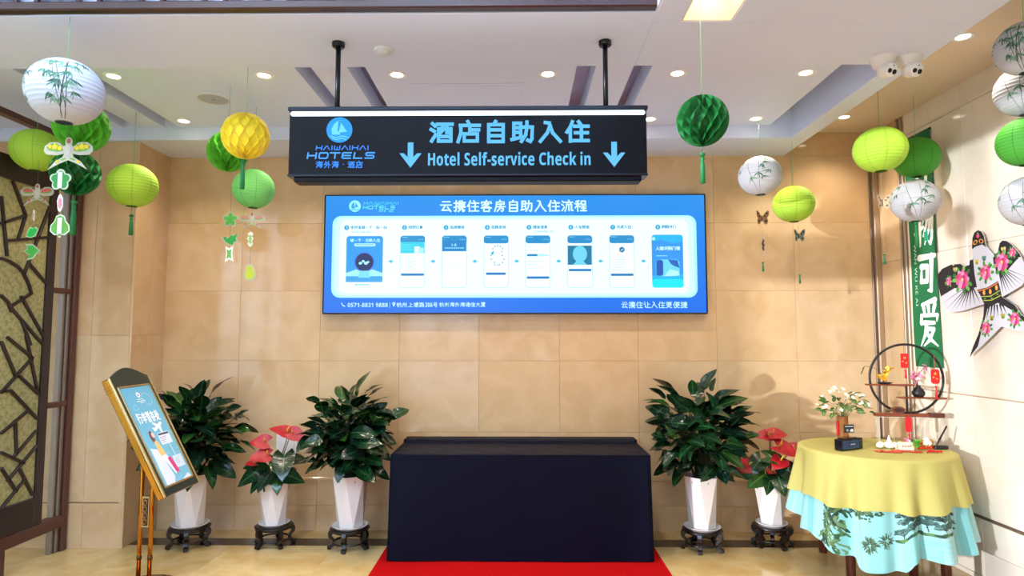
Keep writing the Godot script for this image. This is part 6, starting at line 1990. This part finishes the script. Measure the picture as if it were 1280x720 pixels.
func cutout(called: String, label: String, p: Vector3, poly: Array, size: float, border: Color, fill: Color, group: String, inset := 0.82, up := 0.05) -> Node3D:
	var t := thing(called, label, "paper ornament", p, 0.0, group)
	var a := []
	var b := []
	for q in poly:
		a.append([q[0] * size, q[1] * size])
		b.append([q[0] * size * inset, q[1] * size * inset])
	part("backing", prism(flat(), a, 0.003, Transform3D(Basis(), Vector3(0, 0, -0.0015))), mat(border, 0.7), t)
	part("print", prism(flat(), b, 0.0015, Transform3D(Basis(), Vector3(0, 0, 0.0012))), mat(fill, 0.7), t)
	part("thread", tube(smooth(), [Vector3(0, size * 0.5, 0), Vector3(0, size * 0.5 + up, 0)], 0.001, 5), mat(rgb(90, 120, 80), 0.6), t)
	return t

func petals(n: int, r0: float, r1: float, start := PI / 2) -> Array:
	var out := []
	for k in n * 8:
		var a := start + TAU * k / (n * 8)
		var f := absf(cos((a - start) * n / 2.0))
		out.append([cos(a) * lerpf(r0, r1, f), sin(a) * lerpf(r0, r1, f)])
	return out

func paper_swallow(label: String, p: Vector3, s: float, accent: Color, accent2: Color, group: String, up: float) -> void:
	var t := thing("paper_swallow", label, "paper ornament", p, 0.0, group)
	var cream := mat(rgb(188, 182, 162), 0.7)
	var body := [[0.0, 0.62], [0.1, 0.58], [0.14, 0.46], [0.12, 0.3], [0.2, 0.24], [0.42, 0.42], [0.74, 0.42], [0.95, 0.26], [0.98, 0.06], [0.84, -0.08], [0.45, -0.1], [0.16, -0.04], [0.22, -0.18], [0.5, -0.34], [0.78, -0.68], [0.38, -0.46], [0.0, -0.3]]
	var poly := []
	for q in body:
		poly.append([q[0] * s, q[1] * s])
	for i in range(body.size() - 2, 0, -1):
		poly.append([-body[i][0] * s, body[i][1] * s])
	part("backing", prism(flat(), poly, 0.003, Transform3D(Basis(), Vector3(0, 0, -0.0015))), cream, t)
	for sx in [-1.0, 1.0]:
		var wing := []
		for q in [[0.2, 0.08], [0.3, 0.28], [0.46, 0.37], [0.72, 0.37], [0.88, 0.22], [0.74, 0.08], [0.45, 0.04]]:
			wing.append([q[0] * s * sx, q[1] * s])
		part("wing_print", prism(flat(), wing, 0.0015, Transform3D(Basis(), Vector3(0, 0, 0.0012))), mat(accent2, 0.7), t)
		for q in [[0.34, 0.18, 0.1], [0.54, 0.24, 0.13], [0.72, 0.24, 0.1], [0.42, -0.36, 0.07]]:
			part("flower_print", prism(flat(), petals(5, q[2] * s * 0.5, q[2] * s), 0.0012, Transform3D(Basis(), Vector3(q[0] * s * sx, q[1] * s, 0.0026))), mat(accent, 0.7), t)
		part("tail_print", prism(flat(), [[0.1 * s * sx, -0.2 * s], [0.3 * s * sx, -0.27 * s], [0.24 * s * sx, -0.33 * s], [0.08 * s * sx, -0.25 * s]], 0.0012, Transform3D(Basis(), Vector3(0, 0, 0.0014))), mat(accent2, 0.7), t)
	part("breast", prism(flat(), [[0.0, 0.34 * s], [0.1 * s, 0.26 * s], [0.09 * s, 0.0], [0.0, -0.1 * s], [-0.09 * s, 0.0], [-0.1 * s, 0.26 * s]], 0.0015, Transform3D(Basis(), Vector3(0, 0, 0.0012))), mat(rgb(196, 190, 176), 0.7), t)
	part("head_print", prism(flat(), [[0.0, 0.58 * s], [0.08 * s, 0.52 * s], [0.08 * s, 0.42 * s], [0.0, 0.36 * s], [-0.08 * s, 0.42 * s], [-0.08 * s, 0.52 * s]], 0.0015, Transform3D(Basis(), Vector3(0, 0, 0.0012))), mat(rgb(150, 90, 50), 0.7), t)
	part("thread", tube(smooth(), [Vector3(0, 0.6 * s, 0), Vector3(0, 0.6 * s + up, 0)], 0.001, 5), mat(rgb(90, 120, 80), 0.6), t)

func butterfly(label: String, p: Vector3, s: float, col: Color, spots: Color, drop: float, up: float, group: String) -> void:
	var t := thing("paper_butterfly", label, "paper ornament", p, 0.0, group)
	for sx in [-1.0, 1.0]:
		var wing := []
		for q in [[0.04, 0.1], [0.3, 0.5], [0.6, 0.75], [0.72, 0.6], [0.66, 0.2], [0.5, 0.0], [0.62, -0.3], [0.5, -0.6], [0.3, -0.62], [0.12, -0.3], [0.04, -0.1]]:
			wing.append([q[0] * s * sx, q[1] * s])
		var o := part("wing", prism(flat(), wing, 0.002, Transform3D()), mat(col, 0.6), t)
		o.rotation.y = -sx * 0.5
		for q in [[0.5, 0.45, 0.12], [0.32, 0.2, 0.1], [0.4, -0.3, 0.12]]:
			part("spot", prism(flat(), disc(q[2] * s, 8), 0.001, Transform3D(Basis(), Vector3(q[0] * s * sx, q[1] * s, 0.0018))), mat(spots, 0.6), o)
	part("body", tube(smooth(), [Vector3(0, -0.3 * s, 0.002), Vector3(0, 0.3 * s, 0.002)], 0.05 * s, 8), mat(rgb(50, 40, 34), 0.6), t)
	part("thread", tube(smooth(), [Vector3(0, -drop, 0), Vector3(0, up, 0)], 0.001, 5), mat(rgb(200, 180, 130), 0.6), t)
	tassel(t, Vector3(0, -drop - 0.012, 0), 0.06, 0.008, mat(rgb(30, 110, 60), 0.6))

func build_small_ornaments() -> void:
	var cream := rgb(182, 186, 156)
	var leaf := rgb(66, 170, 60)
	var chain := "paper cut-outs strung below the bamboo lantern"
	paper_swallow("paper swallow with yellow flowered wings below the bamboo lantern", Vector3(-2.23, 2.497, 2.3), 0.125, rgb(240, 206, 40), rgb(120, 170, 60), chain, 0.08)
	cutout("paper_flower", "round green paper blossom with a white ribbon panel", Vector3(-2.262, 2.36, 2.3), petals(5, 0.72, 1.0), 0.055, cream, rgb(40, 130, 54), chain, 0.84, 0.03)
	cutout("paper_charm", "small pink and white paper charm above the green gourd cut-out", Vector3(-2.258, 2.245, 2.3), [[0.0, 1.0], [0.3, 0.6], [0.34, -0.4], [0.1, -1.0], [-0.2, -0.8], [-0.34, 0.2], [-0.2, 0.8]], 0.045, rgb(206, 196, 194), rgb(200, 120, 120), chain, 0.6, 0.04)
	cutout("paper_gourd", "green paper tree cut-out with a cream panel", Vector3(-2.252, 2.132, 2.3), [[0.0, 1.0], [0.35, 0.85], [0.5, 0.4], [0.8, 0.05], [0.85, -0.45], [0.45, -0.8], [0.12, -0.78], [0.1, -1.0], [-0.1, -1.0], [-0.12, -0.78], [-0.45, -0.8], [-0.85, -0.45], [-0.8, 0.05], [-0.5, 0.4], [-0.35, 0.85]], 0.058, cream, rgb(84, 140, 44), chain, 0.86, 0.06)
	for e in [[-2.262, 2.36, "blank white paper strip stuck on the round green blossom"], [-2.252, 2.132, "blank white paper strip stuck on the green tree cut-out"]]:
		var strip := thing("paper_label", e[2], "paper ornament", Vector3(e[0], e[1], 2.3035), 0.0, chain)
		part("slip", block(-0.011, 0.011, -0.04, 0.04, 0.0, 0.001), mat(rgb(206, 204, 196), 0.7), strip)
	var chain2 := "paper cut-outs strung before the lattice glass"
	paper_swallow("paper swallow with red flowered wings before the lattice glass", Vector3(-3.146, 2.515, 1.3), 0.112, rgb(222, 86, 96), rgb(120, 160, 70), chain2, 0.16)
	cutout("paper_charm", "thin white paper charm before the lattice glass", Vector3(-3.16, 2.375, 1.3), [[0.0, 1.0], [0.2, 0.4], [0.16, -0.6], [0.0, -1.0], [-0.16, -0.4], [-0.2, 0.5]], 0.04, rgb(240, 230, 226), rgb(220, 160, 160), chain2, 0.55, 0.05)
	cutout("paper_shell", "bright green scalloped paper cut-out before the lattice glass", Vector3(-3.165, 2.262, 1.3), [[-0.9, -0.6], [-0.7, 0.3], [-0.3, 0.9], [0.1, 0.7], [0.5, 0.95], [0.95, 0.5], [0.7, 0.0], [0.5, -0.5], [-0.2, -0.8]], 0.042, rgb(210, 240, 190), rgb(40, 190, 80), chain2, 0.86, 0.06)
	cutout("paper_bird", "green swallow-shaped paper cut-out with a cream stripe", Vector3(-3.16, 2.14, 1.3), [[-1.0, 0.0], [-0.5, 0.3], [-0.7, 0.8], [0.1, 0.8], [0.6, 0.35], [1.0, 0.1], [0.6, -0.2], [0.2, -0.8], [-0.5, -0.95], [-0.2, -0.4], [-0.6, -0.2]], 0.06, cream, leaf, chain2, 0.8, 0.08)
	var chain3 := "paper cut-outs strung below the honeycomb balls"
	cutout("paper_star", "green and white star-shaped paper flower below the honeycomb balls", Vector3(-1.966, 2.383, 1.1), petals(5, 0.5, 1.0), 0.058, cream, rgb(88, 180, 70), chain3, 0.8, 0.2)
	cutout("paper_dove", "green flying-dove paper cut-out below the honeycomb balls", Vector3(-1.963, 2.245, 1.1), [[-1.0, 0.25], [-0.7, 0.45], [-0.35, 0.1], [0.1, 0.6], [0.5, 0.5], [1.0, 0.9], [0.75, 0.1], [0.9, -0.2], [0.5, -0.35], [0.4, -0.75], [-0.1, -0.6], [-0.6, -0.3]], 0.058, cream, rgb(40, 160, 70), chain3, 0.84, 0.08)
	cutout("paper_ribbon", "small green and white ribbon-shaped paper cut-out", Vector3(-1.968, 2.145, 1.1), [[-0.45, 1.0], [0.0, 0.75], [0.5, 1.0], [0.4, 0.2], [0.55, -0.9], [0.05, -0.6], [-0.5, -0.95], [-0.3, 0.0]], 0.055, rgb(240, 240, 226), rgb(110, 180, 90), chain3, 0.62, 0.05)
	paper_swallow("small paper swallow with pink and green wings below the mint lantern", Vector3(-1.861, 2.395, 1.0), 0.092, rgb(226, 130, 140), rgb(120, 180, 90), chain3, 0.06)
	cutout("paper_sprig", "pale green paper leaf sprig below the small swallow", Vector3(-1.868, 2.262, 1.0), [[0.0, 1.0], [0.35, 0.7], [0.2, 0.4], [0.42, 0.1], [0.2, -0.2], [0.36, -0.6], [0.0, -1.0], [-0.36, -0.6], [-0.2, -0.2], [-0.42, 0.1], [-0.2, 0.4], [-0.35, 0.7]], 0.055, rgb(232, 242, 224), rgb(150, 206, 140), chain3, 0.6, 0.05)
	cutout("paper_bud", "yellow and green paper flower bud at the end of its string", Vector3(-1.866, 2.03, 1.0), [[0.0, 1.0], [0.4, 0.75], [0.55, 0.3], [0.75, -0.2], [0.5, -0.85], [0.0, -1.0], [-0.5, -0.7], [-0.7, -0.1], [-0.45, 0.4], [-0.4, 0.8]], 0.062, cream, rgb(190, 204, 60), chain3, 0.78, 0.17)
	var fl := "paper butterflies on strings"
	butterfly("brown and black paper butterfly below the faint bamboo lantern", Vector3(1.776, 2.456, 0.7), 0.075, rgb(150, 106, 66), rgb(60, 44, 40), 0.32, 0.18, fl)
	butterfly("grey-blue paper butterfly below the small lime lantern", Vector3(2.172, 2.372, 0.4), 0.07, rgb(130, 144, 128), rgb(60, 70, 70), 0.3, 0.12, fl)
	butterfly("pale grey paper butterfly below the large lime lantern", Vector3(2.41, 2.478, 1.14), 0.07, rgb(190, 170, 140), rgb(110, 100, 90), 0.34, 0.22, fl)
	cutout("paper_sprig", "brown spotted paper sprig below the brown butterfly", Vector3(1.781, 2.26, 0.7), [[0.0, 1.0], [0.25, 0.7], [0.1, 0.3], [0.3, 0.0], [0.12, -0.4], [0.2, -0.8], [0.0, -1.0], [-0.2, -0.6], [-0.12, -0.2], [-0.3, 0.2], [-0.1, 0.6]], 0.09, rgb(206, 180, 150), rgb(96, 66, 60), fl, 0.5, 0.06)
